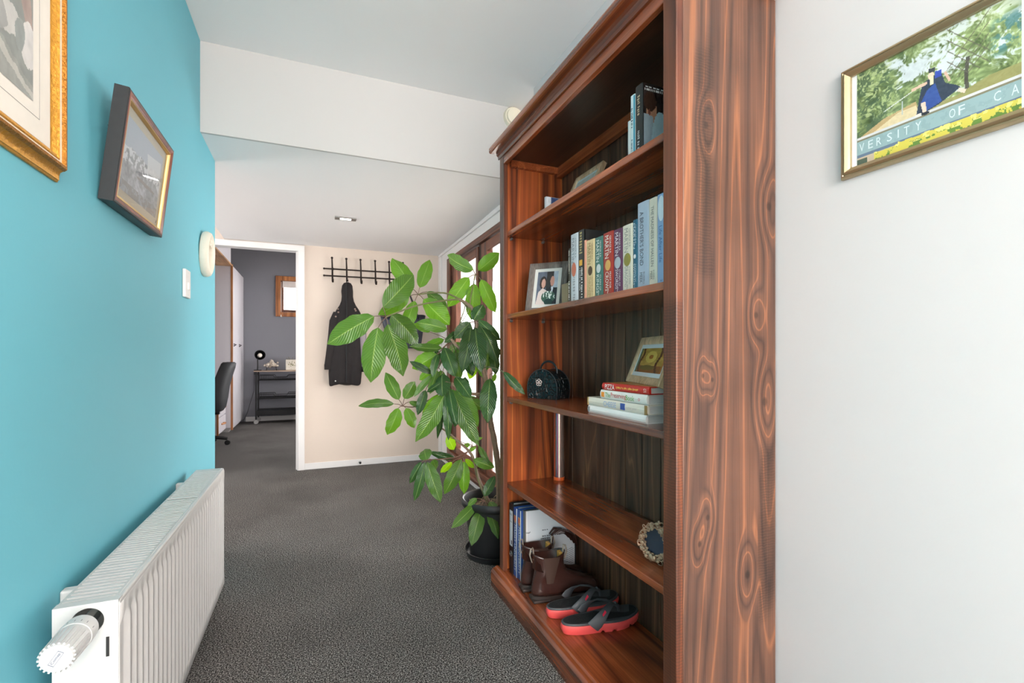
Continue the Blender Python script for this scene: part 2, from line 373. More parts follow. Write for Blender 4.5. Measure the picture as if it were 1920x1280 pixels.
# low ceiling beyond the bulkhead, falling a little towards the far wall; its edge at x=-0.72 opens to a higher side bay
g = G(); x0, x1 = -.72, 1.3
g.rings([[(x0, 2.601, 2.085), (x1, 2.601, 2.085), (x1, 2.601, 2.4), (x0, 2.601, 2.4)], [(x0, YF, 2.052), (x1, YF, 2.052), (x1, YF, 2.4), (x0, YF, 2.4)]])
struct(finish(g, 'ceiling_low', M_ceil))
struct(box('ceiling_side_bay', -2.35, -.715, 2.85, YF, 2.33, 2.42, M_ceil))
g = G(); g.box(-2.3, XL - .1, 2.84, 2.94, 0, 2.42); struct(finish(g, 'wall_side_bay', M_white))
g = G()
for b in ((2.9, 3.35, 0, 2.4), (4.35, 4.8, 0, 2.4), (3.35, 4.35, 0, .9), (3.35, 4.35, 2.1, 2.4)): g.box(-2.3, -2.2, b[0], b[1], b[2], b[3])
struct(finish(g, 'wall_side_window', M_white))
# far wall with the bedroom doorway
DX0, DX1, DZ = -1.0, -.135, 1.993
g = G()
g.box(DX1 + .0, 1.3, YF, YF + .09, 0, 2.4); g.box(-2.3, DX0, YF, YF + .09, 0, 2.4); g.box(DX0, DX1, YF, YF + .09, DZ + .012, 2.4)
struct(finish(g, 'wall_far', M_cream))
d = struct(thing('door_1', (DX1, YF, 0), 'white painted timber frame of the bedroom doorway', 'door frame')); del d['category']
box('jamb', DX1 - .012, DX1 + .003, YF - .008, YF + .098, 0, DZ, M_trim, d)
box('jamb', DX0 - .003, DX0 + .012, YF - .008, YF + .098, 0, DZ, M_trim, d)
box('head', DX0, DX1, YF - .008, YF + .098, DZ, DZ + .014, M_trim, d)
box('architrave', DX1 - .004, DX1 + .05, YF - .02, YF, 0, DZ + .05, M_trim, d, .004)
box('architrave', DX0 - .05, DX0 + .004, YF - .02, YF, 0, DZ + .05, M_trim, d, .004)
box('architrave', DX0 - .05, DX1 + .05, YF - .021, YF, DZ - .003, DZ + .05, M_trim, d, .004)
box('door_stop', DX1 - .024, DX1 - .012, YF + .03, YF + .06, 0, DZ, M_trim, d)
struct(box('baseboard_far', DX1 + .05, 1.17, YF - .012, YF, 0, .058, M_trim, None, .003))
# small metal door stop screwed to the far baseboard
t = thing('door_stop_bumper', onY(675, 869, YF - .03), 'tiny metal doorstop fixed on the white baseboard below the coats', 'doorstop')
p0 = onY(675, 868.5, YF - .012); p0.z = .03
g = G(Matrix.Translation(p0) @ Matrix.Rotation(R90, 4, 'X')); g.lathe([(.013, 0), (.013, .004), (.006, .006), (.006, .028)], 12)
finish(g, 'stem', mat('steel', C(150, 150, 150), .3, 1), t, smooth=True)
g = G(Matrix.Translation(p0) @ Matrix.Rotation(R90, 4, 'X')); g.lathe([(.009, .028), (.01, .032), (.01, .04), (.007, .043)], 12)
finish(g, 'rubber_tip', mat('black_rubber', C(25, 25, 26), .7), t, smooth=True)

# ---- garden side: glazed timber doors
XG = 1.17
M_dwood = wood('door_timber', 'Z', C(62, 32, 22), C(112, 64, 44), C(150, 92, 66), .4, .1, bands=5)
M_dwoodY = wood('door_timber_rail', 'Y', C(62, 32, 22), C(112, 64, 44), C(150, 92, 66), .4, .1, bands=5)
M_glass = glass_mat('window_glass')
gy0, gy1 = 2.36, 4.40
g = G(); g.box(XG, XG + .13, gy1, YF, 0, 2.4); g.box(XG, XG + .13, 2.3, gy1, 1.955, 2.4); g.box(XG, XG + .13, 2.3, gy1, -.02, .075)
struct(finish(g, 'wall_garden', M_trim))
struct(box('trim_1', XG - .014, XG, 2.36, YF - .005, 2.032, 2.058, M_trim, None, .004))
struct(box('trim_2', XG - .012, XG, 4.64, YF - .002, 0, 2.03, M_trim, None, .003))
struct(box('trim_3', XG - .008, XG, 2.36, gy1 + .03, 1.955, 1.972, M_trim, None, .003))
d = struct(thing('door_2', (XG, 3.4, 0), 'reddish timber framed glazed garden doors', 'door')); del d['category']
fr = [('frame_post', gy1 - .1, gy1, .1, 1.955, M_dwood), ('frame_head', 2.36, gy1 - .1, 1.905, 1.955, M_dwoodY), ('sill', 2.36, gy1 - .1, .075, .155, M_dwoodY)]
for nm, a, b, z0, z1, m in fr: box(nm, XG - .012, XG + .09, a, b, z0, z1, m, d, .003)
box('sill_nosing', XG - .05, XG + .02, 2.36, gy1, .072, .1, M_dwoodY, d, .004)
def leafdoor(y_far, y_near, sf, sn, handle):
    lf = thing('glazed_leaf', (XG, (y_far + y_near) / 2, .155), '', ''); del lf['label']; del lf['category']; adopt(lf, d)
    x0, x1 = XG + .008, XG + .058
    def bx(nm, a, b, z0, z1, m, bev=.004):
        return finish(G().box(x0, x1, a, b, z0, z1), nm, m, lf, bev)
    bx('stile', y_far - sf, y_far, .16, 1.898, M_dwood); bx('stile', y_near, y_near + sn, .16, 1.898, M_dwood)
    bx('top_rail', y_near + sn, y_far - sf, 1.82, 1.898, M_dwoodY); bx('bottom_rail', y_near + sn, y_far - sf, .16, .215, M_dwoodY)
    finish(G().box(XG + .03, XG + .034, y_near + sn - .005, y_far - sf + .005, .21, 1.825), 'pane', M_glass, lf)
leafdoor(4.298, 3.535, .14, .05, False)
leafdoor(3.452, 2.37, .13, .12, True)
box('mullion', XG + .02, XG + .08, 3.452, 3.535, .155, 1.905, wood('door_timber_dark', 'Z', C(30, 17, 13), C(48, 27, 20), C(70, 42, 30), .5, 0, bands=4), d)
# pale paved terrace outside
struct(box('floor_terrace', 1.32, 6, -.2, 8, -.14, -.04, mat('terrace_paving', C(206, 200, 192), .8, var=.05, scale=4)))
struct(box('ceiling_sky_shield', 1.3, 5.2, -.2, 6.5, 2.12, 2.22, mat('sky_shield_soffit', C(170, 160, 150), .7)))  # unseen roof slab added to cut the sky light at the garden doors
# ---- space behind the camera: unseen living room with windows added for frontal light
g = G()
for b in ((-2.5, -1.6, 0, 2.52), (2.0, 3.1, 0, 2.52), (-1.6, 2.0, 0, .12), (-1.6, 2.0, 2.4, 2.52)): g.box(b[0], b[1], -3.6, -3.5, b[2], b[3])
struct(finish(g, 'wall_behind', M_white))
for nm, x in (('wall_living_left', -2.5), ('wall_living_right', 3.0)):
    g = G()
    if x < 0: g.box(x, x + .1, -3.6, -.25, 0, 2.52); struct(finish(g, nm, M_white)); continue
    for b in ((-3.6, -3.05, 0, 2.52), (-.75, -.25, 0, 2.52), (-3.05, -.75, 0, .12), (-3.05, -.75, 2.4, 2.52)): g.box(x, x + .1, b[0], b[1], b[2], b[3])
    struct(finish(g, nm, M_white))
struct(box('wall_living_return_left', -2.5, XL - .1, -.35, -.25, 0, 2.52, M_white)); struct(box('wall_living_return_right', XR + .15, 3.1, -.35, -.25, 0, 2.52, M_white))
def plain_window(name, axis, c, a0, a1, z0, z1, m, label):
    d = struct(thing(name, (c, a0, z0) if axis == 'X' else (a0, c, z0), label, 'window')); del d['category']
    def bx(nm, a, b, za, zb, t=.03, mm=m):
        g = G(); g.box(c - t, c + t, a, b, za, zb) if axis == 'X' else g.box(a, b, c - t, c + t, za, zb)
        return finish(g, nm, mm, d)
    bx('frame', a0, a0 + .045, z0, z1); bx('frame', a1 - .045, a1, z0, z1); bx('frame', a0 + .045, a1 - .045, z1 - .045, z1); bx('frame', a0 + .045, a1 - .045, z0, z0 + .045)
    bx('pane', a0 + .04, a1 - .04, z0 + .04, z1 - .04, .002, M_glass)
    return d
plain_window('window_added_2', 'Y', -3.55, -1.6, 2.0, .12, 2.4, M_trim, 'large white framed window added behind the viewpoint for light')  # invented window wall, sends soft frontal light into the hall
plain_window('window_added_6', 'X', 3.05, -3.05, -.75, .12, 2.4, M_trim, 'tall white framed side window added to brighten the living room')  # unseen side window, added for more light from the living room
plain_window('window_3', 'X', -2.25, 3.35, 4.35, .9, 2.1, M_trim, 'white framed window in the side bay')

# ================================================================ BEDROOM SHELL
g = G()
wx0, wx1, wz0, wz1 = -.578, .02, 1.667, 2.318
g.box(-2.3, wx0, YB, YB + .12, 0, 2.75); g.box(wx1, 1.15, YB, YB + .12, 0, 2.75); g.box(wx0, wx1, YB, YB + .12, 0, wz0); g.box(wx0, wx1, YB, YB + .12, wz1, 2.75)
struct(finish(g, 'wall_bedroom_back', M_grey))
struct(box('wall_bedroom_left', -2.3, -2.2, YF + .09, YB, 0, 2.75, M_grey))
g = G()
for b in ((YF + .09, 6.0, 0, 2.75), (7.8, YB + .1, 0, 2.75), (6.0, 7.8, 0, .5), (6.0, 7.8, 2.1, 2.75)): g.box(1.05, 1.15, b[0], b[1], b[2], b[3])
struct(finish(g, 'wall_bedroom_right', M_grey))
g = G(); g.box(-2.3, 1.05, YF + .09, YF + .1, DZ + .06, 2.75); g.box(DX1 + .06, 1.05, YF + .09, YF + .1, 0, DZ + .06); struct(finish(g, 'wall_bedroom_entry', M_grey))
struct(box('ceiling_bedroom', -2.3, 1.15, YF + .0, YB + .12, 2.74, 2.84, M_ceil))
plain_window('window_added_4', 'X', 1.1, 6.0, 7.8, .5, 2.1, M_trim, 'wide bedroom side window added for light')  # hidden window put in to light the bedroom
struct(box('baseboard_bedroom', -1.0, 1.05, YB - .014, YB, 0, .075, M_trim, None, .003))
# small timber window with a blind cord
M_tan = wood('tan_window_timber', 'Z', C(140, 84, 44), C(178, 112, 62), C(205, 140, 84), .4, .1, bands=4)
d = struct(thing('window_1', (wx0, YB, wz0), 'small tan timber window with a white roller blind', 'window')); del d['category']
fw = .07
for nm, a, b, z0, z1 in (('frame', wx0, wx0 + fw, wz0, wz1), ('frame', wx1 - fw, wx1, wz0, wz1), ('frame', wx0 + fw, wx1 - fw, wz1 - fw, wz1), ('frame', wx0 + fw, wx1 - fw, wz0, wz0 + fw)):
    box(nm, a, b, YB - .03, YB + .1, z0, z1, M_tan, d, .004)
M_drk = wood('sash_timber', 'Z', C(70, 38, 24), C(100, 58, 38), C(130, 80, 54), .4, .1, bands=4)
sx0, sx1, sz0, sz1 = wx0 + fw, wx1 - fw, wz0 + fw, wz1 - fw
for a, b, z0, z1 in ((sx0, sx0 + .045, sz0, sz1), (sx1 - .045, sx1, sz0, sz1), (sx0 + .045, sx1 - .045, sz1 - .045, sz1), (sx0 + .045, sx1 - .045, sz0, sz0 + .045)):
    box('sash', a, b, YB + .03, YB + .07, z0, z1, M_drk, d)
box('pane', sx0 + .04, sx1 - .04, YB + .05, YB + .053, sz0 + .04, sz1 - .04, M_glass, d)
box('roller_blind', sx0 + .03, sx1 - .03, YB + .012, YB + .02, sz1 - .11, sz1 - .005, mat('blind_fabric', C(232, 226, 222), .8), d)
g = G(); g.tube([(sx0 + .012, YB - .006, sz1 - .02), (sx0 + .01, YB - .008, wz0 + .05)], .004, 6); finish(g, 'cord', mat('cord_white', C(220, 212, 200), .7), d)
g = G(Matrix.Translation((sx0 + .01, YB - .012, wz0 + .025))); g.lathe([(.006, .03), (.018, .02), (.02, -.02), (.012, -.032)], 10); finish(g, 'cord_pull', MATS['cord_white'], d, smooth=True)
# ================================================================ CEILING FITTINGS
t = thing('downlight', (.213, 3.745, 2.06), 'square brushed metal downlight glowing in the low ceiling', 'ceiling light')
zc = 2.085 - (3.745 - 2.6) / (YF - 2.6) * .033
g = G(); 
for a in ((-.075, .075, -.035, -.022), (-.075, .075, .022, .035), (-.075, -.038, -.022, .022), (.038, .075, -.022, .022)):
    g.box(.213 + a[0], .213 + a[1], 3.745 + a[2], 3.745 + a[3], zc - .008, zc + .002)
finish(g, 'bezel', mat('brushed_metal', C(150, 148, 146), .35, .9), t, .002)
box('lens', .213 - .04, .213 + .04, 3.745 - .024, 3.745 + .024, zc - .005, zc + .001, mat('lamp_glow', C(255, 250, 240), .5, emit=9), t)
l = bpy.data.lights.new('downlight_lamp', 'SPOT'); l.energy = 9; l.spot_size = 2.2; l.spot_blend = .8; l.shadow_soft_size = .04; l.color = (1, .93, .84)
o = bpy.data.objects.new('downlight_lamp', l); COL.objects.link(o); o.location = (.213, 3.745, zc - .02); adopt(o, t)
lp = Vector((.3, -1.9, 1.95))  # unseen globe lamp added to brighten the near ceiling and walls
t = thing('fill_lamp', lp, 'round opal globe lamp added behind the viewpoint as fill', 'ceiling light')
finish(G(Matrix.Translation(lp)).ball((0, 0, 0), .19, 24), 'globe', mat('opal_glow', C(255, 246, 236), .5, emit=38), t, smooth=True)
finish(G().tube([lp + Vector((0, 0, .18)), (lp.x, lp.y, 2.5)], .006, 6), 'cord', M_trim, t); finish(G(Matrix.Translation((lp.x, lp.y, 2.475))).lathe([(.03, 0), (.05, .03)], 16), 'ceiling_rose', M_trim, t, smooth=True)
c = onY(962, 222, 2.585)
t = thing('smoke_detector', c, 'round cream smoke detector on the bulkhead wall above the bookcase', 'smoke detector')
MM = Matrix.Translation((c.x, 2.585, c.z)) @ Matrix.Rotation(R90, 4, 'X')
M_det = mat('cream_plastic', C(228, 220, 200), .4)
finish(G(MM).lathe([(.062, 0), (.062, .012), (.056, .022)], 32), 'base', M_det, t, smooth=True)
finish(G(MM).lathe([(.05, .02), (.047, .034), (.03, .04), (.001, .041)], 32), 'sensor_cap', M_det, t, smooth=True)
# ================================================================ BOOKCASE
BX0, BX1, BY0, BY1 = .775, 1.1, .871, 2.009
SH = dict(A=1.600, B=1.231, C=.862, D=.477, base=.086)
dk, md, lt = C(58, 28, 18), C(104, 56, 35), C(178, 104, 58)
M_side = wood('bookcase_side_pine', 'Z', C(70, 47, 38), C(97, 65, 50), C(158, 100, 66), .45, .1, bands=9, patch=[(.86, .024, .016, 1.52, .26, .08), (1.07, .022, .02, .6, .2, .08)], seed=2, knots=((1.075, 1.43, .016), (1.03, 1.15, .012), (.865, 1.6, .012), (1.06, .93, .016), (.855, 1.0, .008), (.885, .99, .008), (.87, .66, .01), (.845, .6, .01), (1.0, .5, .014)))
M_in = wood('bookcase_inner_pine', 'Z', C(94, 42, 21), C(158, 76, 36), C(224, 130, 60), .38, .3, bands=8, seed=5)
M_stile = wood('bookcase_stile_pine', 'Z', C(70, 34, 20), C(108, 58, 36), C(160, 88, 48), .4, .25, bands=4, seed=3)
M_stileR = wood('bookcase_stile_sawn', 'Z', C(70, 34, 20), C(108, 58, 36), C(160, 88, 48), .45, .15, bands=4, seed=3, patch=[(.775, .5, .1, .55, .62, .05)])
M_shelf = wood('bookcase_shelf_pine', 'Y', C(98, 46, 26), C(152, 76, 42), C(196, 104, 56), .24, .5, bands=4, seed=8)
M_back = [wood('bookcase_back_pine_%s' % k, 'Z', C(58, 40, 29), C(94, 66, 48), C(150, 106, 74), .45, .1, bands=8, seed=10 + i) for i, k in enumerate('abcd')]
bc = thing('bookcase', (.94, 1.44, 0), 'tall dark stained pine bookcase with open shelves and moulded cornice', 'bookcase')
TOP = 1.966
box('side_panel', BX0 + .02, BX1, BY0, BY0 + .022, 0, TOP, M_side, bc, .002)
box('side_panel', BX0 + .02, BX1, BY1 - .022, BY1, 0, TOP, M_in, bc, .002)
box('stile', BX0, BX0 + .021, BY0, BY0 + .046, .086, TOP, M_stileR, bc, .003)
box('stile', BX0, BX0 + .021, BY1 - .044, BY1, .086, TOP, M_stile, bc, .003)
box('top_board', BX0 + .018, BX1, BY0 + .0225, BY1 - .0225, 1.925, 1.945, wood('bookcase_top_shaded_pine', 'Y', C(40, 24, 17), C(62, 38, 26), C(96, 58, 36), .4, .1, bands=4, seed=8), bc)  # darker pine puts the shade of the underside into the colour
box('top_rail', BX0 + .002, BX0 + .02, BY0 + .046, BY1 - .044, 1.9, 1.945, M_shelf, bc, .002)
g = G(); prof = [(BX0 + .0, 1.935), (BX0 - .004, 1.936), (BX0 - .006, 1.948), (BX0 - .012, 1.954), (BX0 - .014, 1.966), (BX0 + .0, 1.966)]
g.rings([[(x, BY0 - .01, z) for x, z in prof], [(x, BY1 + .01, z) for x, z in prof]]); finish(g, 'cornice_moulding', M_shelf, bc)
box('cornice_cap', BX0 - .042, BX1 + .0, BY0 - .03, BY1 + .036, 1.966, 1.994, M_shelf, bc, .008)
box('cleat', BX0 + .04, BX1 - .05, BY1 - .042, BY1 - .022, 1.895, 1.925, M_shelf, bc)
box('cleat', BX0 + .04, BX1 - .05, BY0 + .022, BY0 + .042, 1.895, 1.925, M_shelf, bc)
box('cleat', BX1 - .05, BX1 - .025, BY0 + .03, BY1 - .03, 1.88, 1.925, M_shelf, bc)
# back planks with open v-joints
ny = 11; yy = np.linspace(BY0 + .022, BY1 - .022, ny + 1)
for i in range(ny):
    box('plank', BX1 - .018, BX1 - .004, yy[i] + .0012, yy[i + 1] - .0012, .04, 1.925, M_back[i % 4], bc, .002)
box('back_board', BX1 - .003, BX1 - .001, BY0 + .02, BY1 - .02, .04, 1.925, M_back[0], bc)
for k in 'ABCD':
    z = SH[k]
    s = box('shelf', BX0 + .02, BX1 - .02, BY0 + .0225, BY1 - .0225, z - .021, z, M_shelf, bc, .0025)
    for yy_ in (BY0 + .03, BY1 - .03):
        for xx in (BX0 + .045, BX1 - .12):
            dz = z - .028; g = G(Matrix.Translation((xx, yy_, dz)) @ Matrix.Rotation(R90 if yy_ > 1.4 else -R90, 4, 'X'))
            g.lathe([(.0065, -.008), (.0065, .004), (.004, .006), (.004, .010), (.0015, .010)], 10); finish(g, 'shelf_peg', mat('zinc', C(150, 150, 148), .35, .9), bc, smooth=True)
box('base_board', BX0 - .004, BX1 - .02, BY0 + .0225, BY1 - .0225, .066, .086, M_shelf, bc, .002)
g = G(); pf = [(BX0 + .01, 0), (.742, 0), (.742, .066), (.75, .078), (.7635, .0805), (.766, .086), (BX0 + .0, .0865), (BX0 + .01, .08)]
g.rings([[(x, BY0 - .012, z) for x, z in pf], [(x, BY1 + .028, z) for x, z in pf]]); finish(g, 'plinth', M_shelf, bc, .002)
g = G(); g.box(BX0 + .01, BX1, BY1 + .0005, BY1 + .028, 0, .08); finish(g, 'plinth_return', M_shelf, bc, .002)

# ================================================================ BOOKS
M_page = mat('book_paper', C(226, 220, 208), .9, var=.08, scale=3, stretch=(1, 300, 300))
def M_col(r, g, b, rough=.38): return mat('ink_%d_%d_%d' % (r, g, b), C(r, g, b), rough, var=.04, scale=25)
def blurb(nm, s, M, w_, h_, m, t):
    """lettering, or a row of tiny illegible strokes where the photo cannot be read (s is None)"""
    if s: return text(nm, s, M, w_, h_, m, t)
    g = G(M); x = -w_ / 2
    while x < w_ / 2 - h_ * .2:
        d_ = min(h_ * random.uniform(.18, .4), w_ / 2 - x); g.box(x, x + d_, -h_ / 2 * random.uniform(.5, 1), h_ / 2 * random.uniform(.4, 1), 0, .0003); x += d_ + h_ * random.choice((.2, .2, .25, .6))
    return finish(g, nm, m, t)
def book_up(y1, y0, X, z, h, d, m, label, group, texts=(), lean=0):
    """upright book, spine facing -x between y0<y1"""
    t = thing('book', ((X + d / 2), (y0 + y1) / 2, z), label, 'book', group)
    g = G(); th = .0022
    g.box(X + .002, X + d, y1 - th, y1, z, z + h); g.box(X + .002, X + d, y0, y0 + th, z, z + h)
    ym, hw = (y0 + y1) / 2, (y1 - y0) / 2
    arc = [(X + .004 - .004 * math.cos(a), ym - hw * math.sin(a) if False else ym + hw * s) for a, s in ((1.2, 1), (.5, .8), (0, .4), (0, -.4), (.5, -.8), (1.2, -1))]
    pts = [(x, y) for x, y in arc] + [(X + .006, y0), (X + .006, y1)]
    g.rings([[(x, y, z) for x, y in pts], [(x, y, z + h) for x, y in pts]])
    finish(g, 'cover', m, t)
    finish(G().box(X + .0065, X + d - .003, y0 + th, y1 - th, z + .002, z + h - .0025), 'pages', M_page, t)
    for (s, u, v, w_, h_, cm, nm) in texts:      # u across the spine 0..1 (right = -y), v from the top 0..1, size along / across as fractions
        c = Vector((X - .0006, y1 - (y1 - y0) * u, z + h * (1 - v)))
        blurb(nm, s, basis(c, (0, 0, -1), (0, -1, 0)), w_ * h, h_ * (y1 - y0), cm, t)
    return t
def blob(t, X, y1, y0, z, h, u, v, r, m, nm='emblem', asp=1.5):
    c = (X - .0004, y1 - (y1 - y0) * u, z + h * (1 - v)); hw = (y1 - y0) * r
    M = Matrix.Translation(c) @ Matrix.Rotation(-R90, 4, 'Y'); g = G(M)
    ring = [(hw * asp * math.cos(a), hw * math.sin(a)) for a in np.linspace(0, 2 * math.pi, 18, endpoint=False)]
    g.rings([[(x, y, 0) for x, y in ring], [(x * .8, y * .8, .0008) for x, y in ring]]); return finish(g, nm, m, t, smooth=True)
WH, BK = M_col(244, 242, 238), M_col(34, 34, 36)
XS = .83; zB = SH['B']
gB = 'novels standing on the shelf with the wedding photo'
def nb(pa, pb, h, d, m, label, tx=()):
    return book_up(YatX(pa, XS) - .0006, YatX(pb, XS) + .0006, XS, zB, h, d, m, label, gB, tx)
nb(1065, 1069.7, .194, .13, M_col(62, 56, 46), 'thin dark brown paperback beside the thick white novel', [(None, .5, .25, .42, .5, M_col(205, 200, 188), 'title'), (None, .5, .78, .36, .45, WH, 'author')])
b = nb(1069.7, 1083.8, .238, .155, M_col(206, 208, 214), 'thick white novel with an orange spot on the spine', [('MARTIN', .35, .24, .36, .32, M_col(120, 128, 140), 'author'), ('GEORGE R.R.', .7, .22, .3, .18, M_col(130, 136, 148), 'author'), (None, .5, .8, .34, .34, M_col(160, 160, 166), 'title')])
blob(b, XS, YatX(1069.7, XS), YatX(1083.8, XS), zB, .238, .45, .52, .3, M_col(206, 112, 84), asp=1.6)
b = nb(1083.8, 1094.7, .24, .155, M_col(44, 44, 44), 'black hardback with a gold square on its spine', [(None, .5, .18, .3, .5, M_col(176, 160, 110), 'author'), (None, .68, .74, .42, .28, WH, 'title'), (None, .35, .7, .34, .22, M_col(190, 190, 186), 'title')])
y1, y0 = YatX(1083.8, XS), YatX(1094.7, XS)
finish(G().box(XS - .0009, XS + .001, y1 - (y1 - y0) * .72, y1 - (y1 - y0) * .25, zB + .24 * .5, zB + .24 * .58), 'emblem', M_col(222, 168, 52), b)
nb(1094.7, 1098.8, .2, .125, M_col(222, 150, 122), 'very thin salmon pink paperback squeezed between taller books')
series = [(1098.8, 1114.7, .194, (224, 198, 150), 'pale yellow fantasy paperback with a dark emblem', 'GAME OF', 'THRONES', (190, 150, 90), (84, 62, 40)),
          (1114.7, 1130.3, .192, (64, 112, 104), 'sea green fantasy paperback with a silver crown emblem', 'CLASH OF', 'KINGS', (226, 232, 226), (200, 206, 205)),
          (1130.3, 1149.8, .195, (172, 52, 38), 'brick red fantasy paperback with a gold chalice emblem', 'FEAST FOR', 'CROWS', (240, 236, 228), (222, 168, 90)),
          (1149.8, 1166.7, .192, (100, 52, 84), 'plum purple fantasy paperback with a silver coin emblem', 'STORM OF', 'SWORDS', (232, 224, 230), (176, 182, 190)),
          (1166.7, 1186, .193, (226, 218, 200), 'ivory fantasy paperback with a gold shield emblem', 'A DANCE WITH', 'DRAGONS', (150, 146, 138), (150, 138, 58)),
          (1186, 1194.7, .198, (30, 92, 118), 'narrow petrol blue fantasy paperback with white lettering', 'STORM OF', 'SWORDS', (214, 226, 232), (226, 226, 230))]
for i, (a, b_, h, c, lab, t1, t2, tc_, em) in enumerate(series):
    tcm = M_col(*tc_); ac = M_col(170, 130, 80) if i == 0 else tcm
    b = nb(a, b_, h, .128, M_col(*c), lab, [('GEORGE R.R.', .74, .21, .28, .17, ac, 'author'), ('MARTIN', .4, .23, .36, .36, ac, 'author'), (t1, .74, .76, .26, .16, tcm, 'title'), (t2, .42, .77, .3, .32, tcm, 'title'), ('~', .5, .94, .05, .1, tcm, 'publisher_mark')])
    blob(b, XS, YatX(a, XS), YatX(b_, XS), zB, h, .5, .52, .34 if i in (3, 4) else .26, M_col(*em, .3), asp=1.15)
nb(1194.7, 1216, .238, .16, M_col(176, 188, 206), 'tall pale blue grey paperback with dark serif title', [("A BROTHER'S BOND", .42, .42, .62, .34, M_col(62, 66, 84), 'title'), ('RUSSELL', .62, .88, .14, .16, M_col(92, 92, 104), 'author'), ('MEEK', .36, .87, .12, .24, M_col(62, 62, 74), 'author')])
nb(1216, 1231.6, .236, .16, M_col(226, 216, 200), 'tall cream paperback with slim grey title', [('THE MADNESS OF HALLEN', .48, .43, .68, .34, M_col(120, 112, 104), 'title'), ('RUSSELL', .66, .87, .11, .18, M_col(130, 120, 110), 'author'), ('MEEK', .36, .87, .1, .26, M_col(96, 88, 82), 'author')])
b = nb(1231.6, 1250, .237, .16, M_col(150, 176, 214), 'tall light blue paperback with a white moon patch', [('Life After Life', .4, .55, .4, .34, M_col(70, 110, 168), 'title'), ('2', .5, .95, .025, .2, M_col(60, 90, 150), 'publisher_mark')])
blob(b, XS, YatX(1231.6, XS), YatX(1250, XS), zB, .237, .45, .16, .34, M_col(226, 230, 238), asp=2.6)
# ---- top shelf
zA = SH['A']; gA = 'books on the top shelf'
def na(pa, pb, h, d, m, label, tx=()): return book_up(YatX(pa, XS) - .0006, YatX(pb, XS) + .0006, XS, zA, h, d, m, label, gA, tx)
na(1176.5, 1181.5, .118, .11, M_col(196, 206, 206), 'small pale grey booklet at the end of the top shelf books')
b = na(1181.5, 1190.5, .184, .14, M_col(208, 224, 228), 'white and turquoise paperback with a dark title on top shelf', [(None, .4, .35, .3, .4, M_col(50, 70, 84), 'title'), (None, .4, .78, .2, .3, M_col(60, 80, 92), 'author')])
y1, y0 = YatX(1181.5, XS), YatX(1190.5, XS)
finish(G().box(XS - .0006, XS + .001, y0 + .001, y0 + .006, zA, zA + .18), 'turquoise_band', M_col(40, 150, 180), b)
yb1 = YatX(1190.5, XS) - .001; yb0 = yb1 - .032
b = book_up(yb1, yb0, XS, zA, .198, .15, M_col(30, 28, 28), 'dark biography with a blurred portrait on its cover', gA, [(None, .5, .3, .3, .4, M_col(200, 180, 150), 'title'), (None, .5, .78, .28, .34, M_col(190, 190, 190), 'author')])
def cover_art(U, V):
    U = U * 2.4
    im = np.zeros(U.shape + (3,)); im[:] = (52, 40, 38)
    nz = vnoise(U, V, 5, 5, 4)
    im += (nz[..., None] - .5) * 40
    put(im, ell(U, V, .42, .36, .3, .2), (176, 128, 102)); put(im, ell(U, V, .36, .24, .34, .14), (64, 44, 36)); put(im, ell(U, V, .3, .4, .07, .05), (120, 72, 60))
    put(im, inpoly(U, V, [(0, .42), (.5, .44), (.62, 1), (0, 1)]), (150, 166, 176)); put(im, ell(U, V, .95, .78, .5, .42), (168, 192, 200))
    put(im, (np.abs(V - .035) < .012) * (U > .05) * (np.sin(U * 160) > -.6), (225, 222, 220)); put(im, (np.abs(V - .075) < .01) * (U > .05) * (np.sin(U * 190) > -.5), (215, 212, 210))
    return im + (vnoise(U, V, 22, 22, 9)[..., None] - .5) * 14
sheet('cover_picture', basis((XS + .077, yb0 - .0006, zA + .099), (1, 0, 0), (0, 0, 1)), .146, .194, 50, 66, cover_art, print_mat('glossy_print', .25), b)
# photo book and light wood frame on the top shelf, far end
Xf = .93
pb = onX(1024, 368, Xf); pe = onX(1068, 358, Xf + .12)
t = thing('photo_book', (pb.x, pb.y, zA), 'small white photo booklet with a blue cover picture on the top shelf', 'book')
rgt = Vector((pe.x - pb.x, pe.y - pb.y, 0)); L_ = rgt.length; hgt = pb.z - zA
Mb = basis(Vector((pb.x, pb.y, zA)) + rgt * .5 + Vector((0, 0, hgt / 2)), rgt, (0, 0, 1))
finish(G(Mb).box(-L_ / 2, L_ / 2, -hgt / 2, hgt / 2, -.014, 0), 'page_block', M_col(228, 228, 232), t)
def blue_art(U, V):
    im = np.zeros(U.shape + (3,)); im[:] = (126, 130, 116); put(im, (U < .2) * 1., (236, 238, 244)); put(im, (U > .2) * (U < .5) * 1., (72, 92, 140)); put(im, ell(U, V, .5, .5, .12, .3), (36, 48, 76)); return im + (vnoise(U, V, 9, 9, 5)[..., None] - .5) * 50
sheet('cover_picture', Mb, L_ - .002, hgt - .002, 40, 28, blue_art, MATS['glossy_print'], t, .0007)
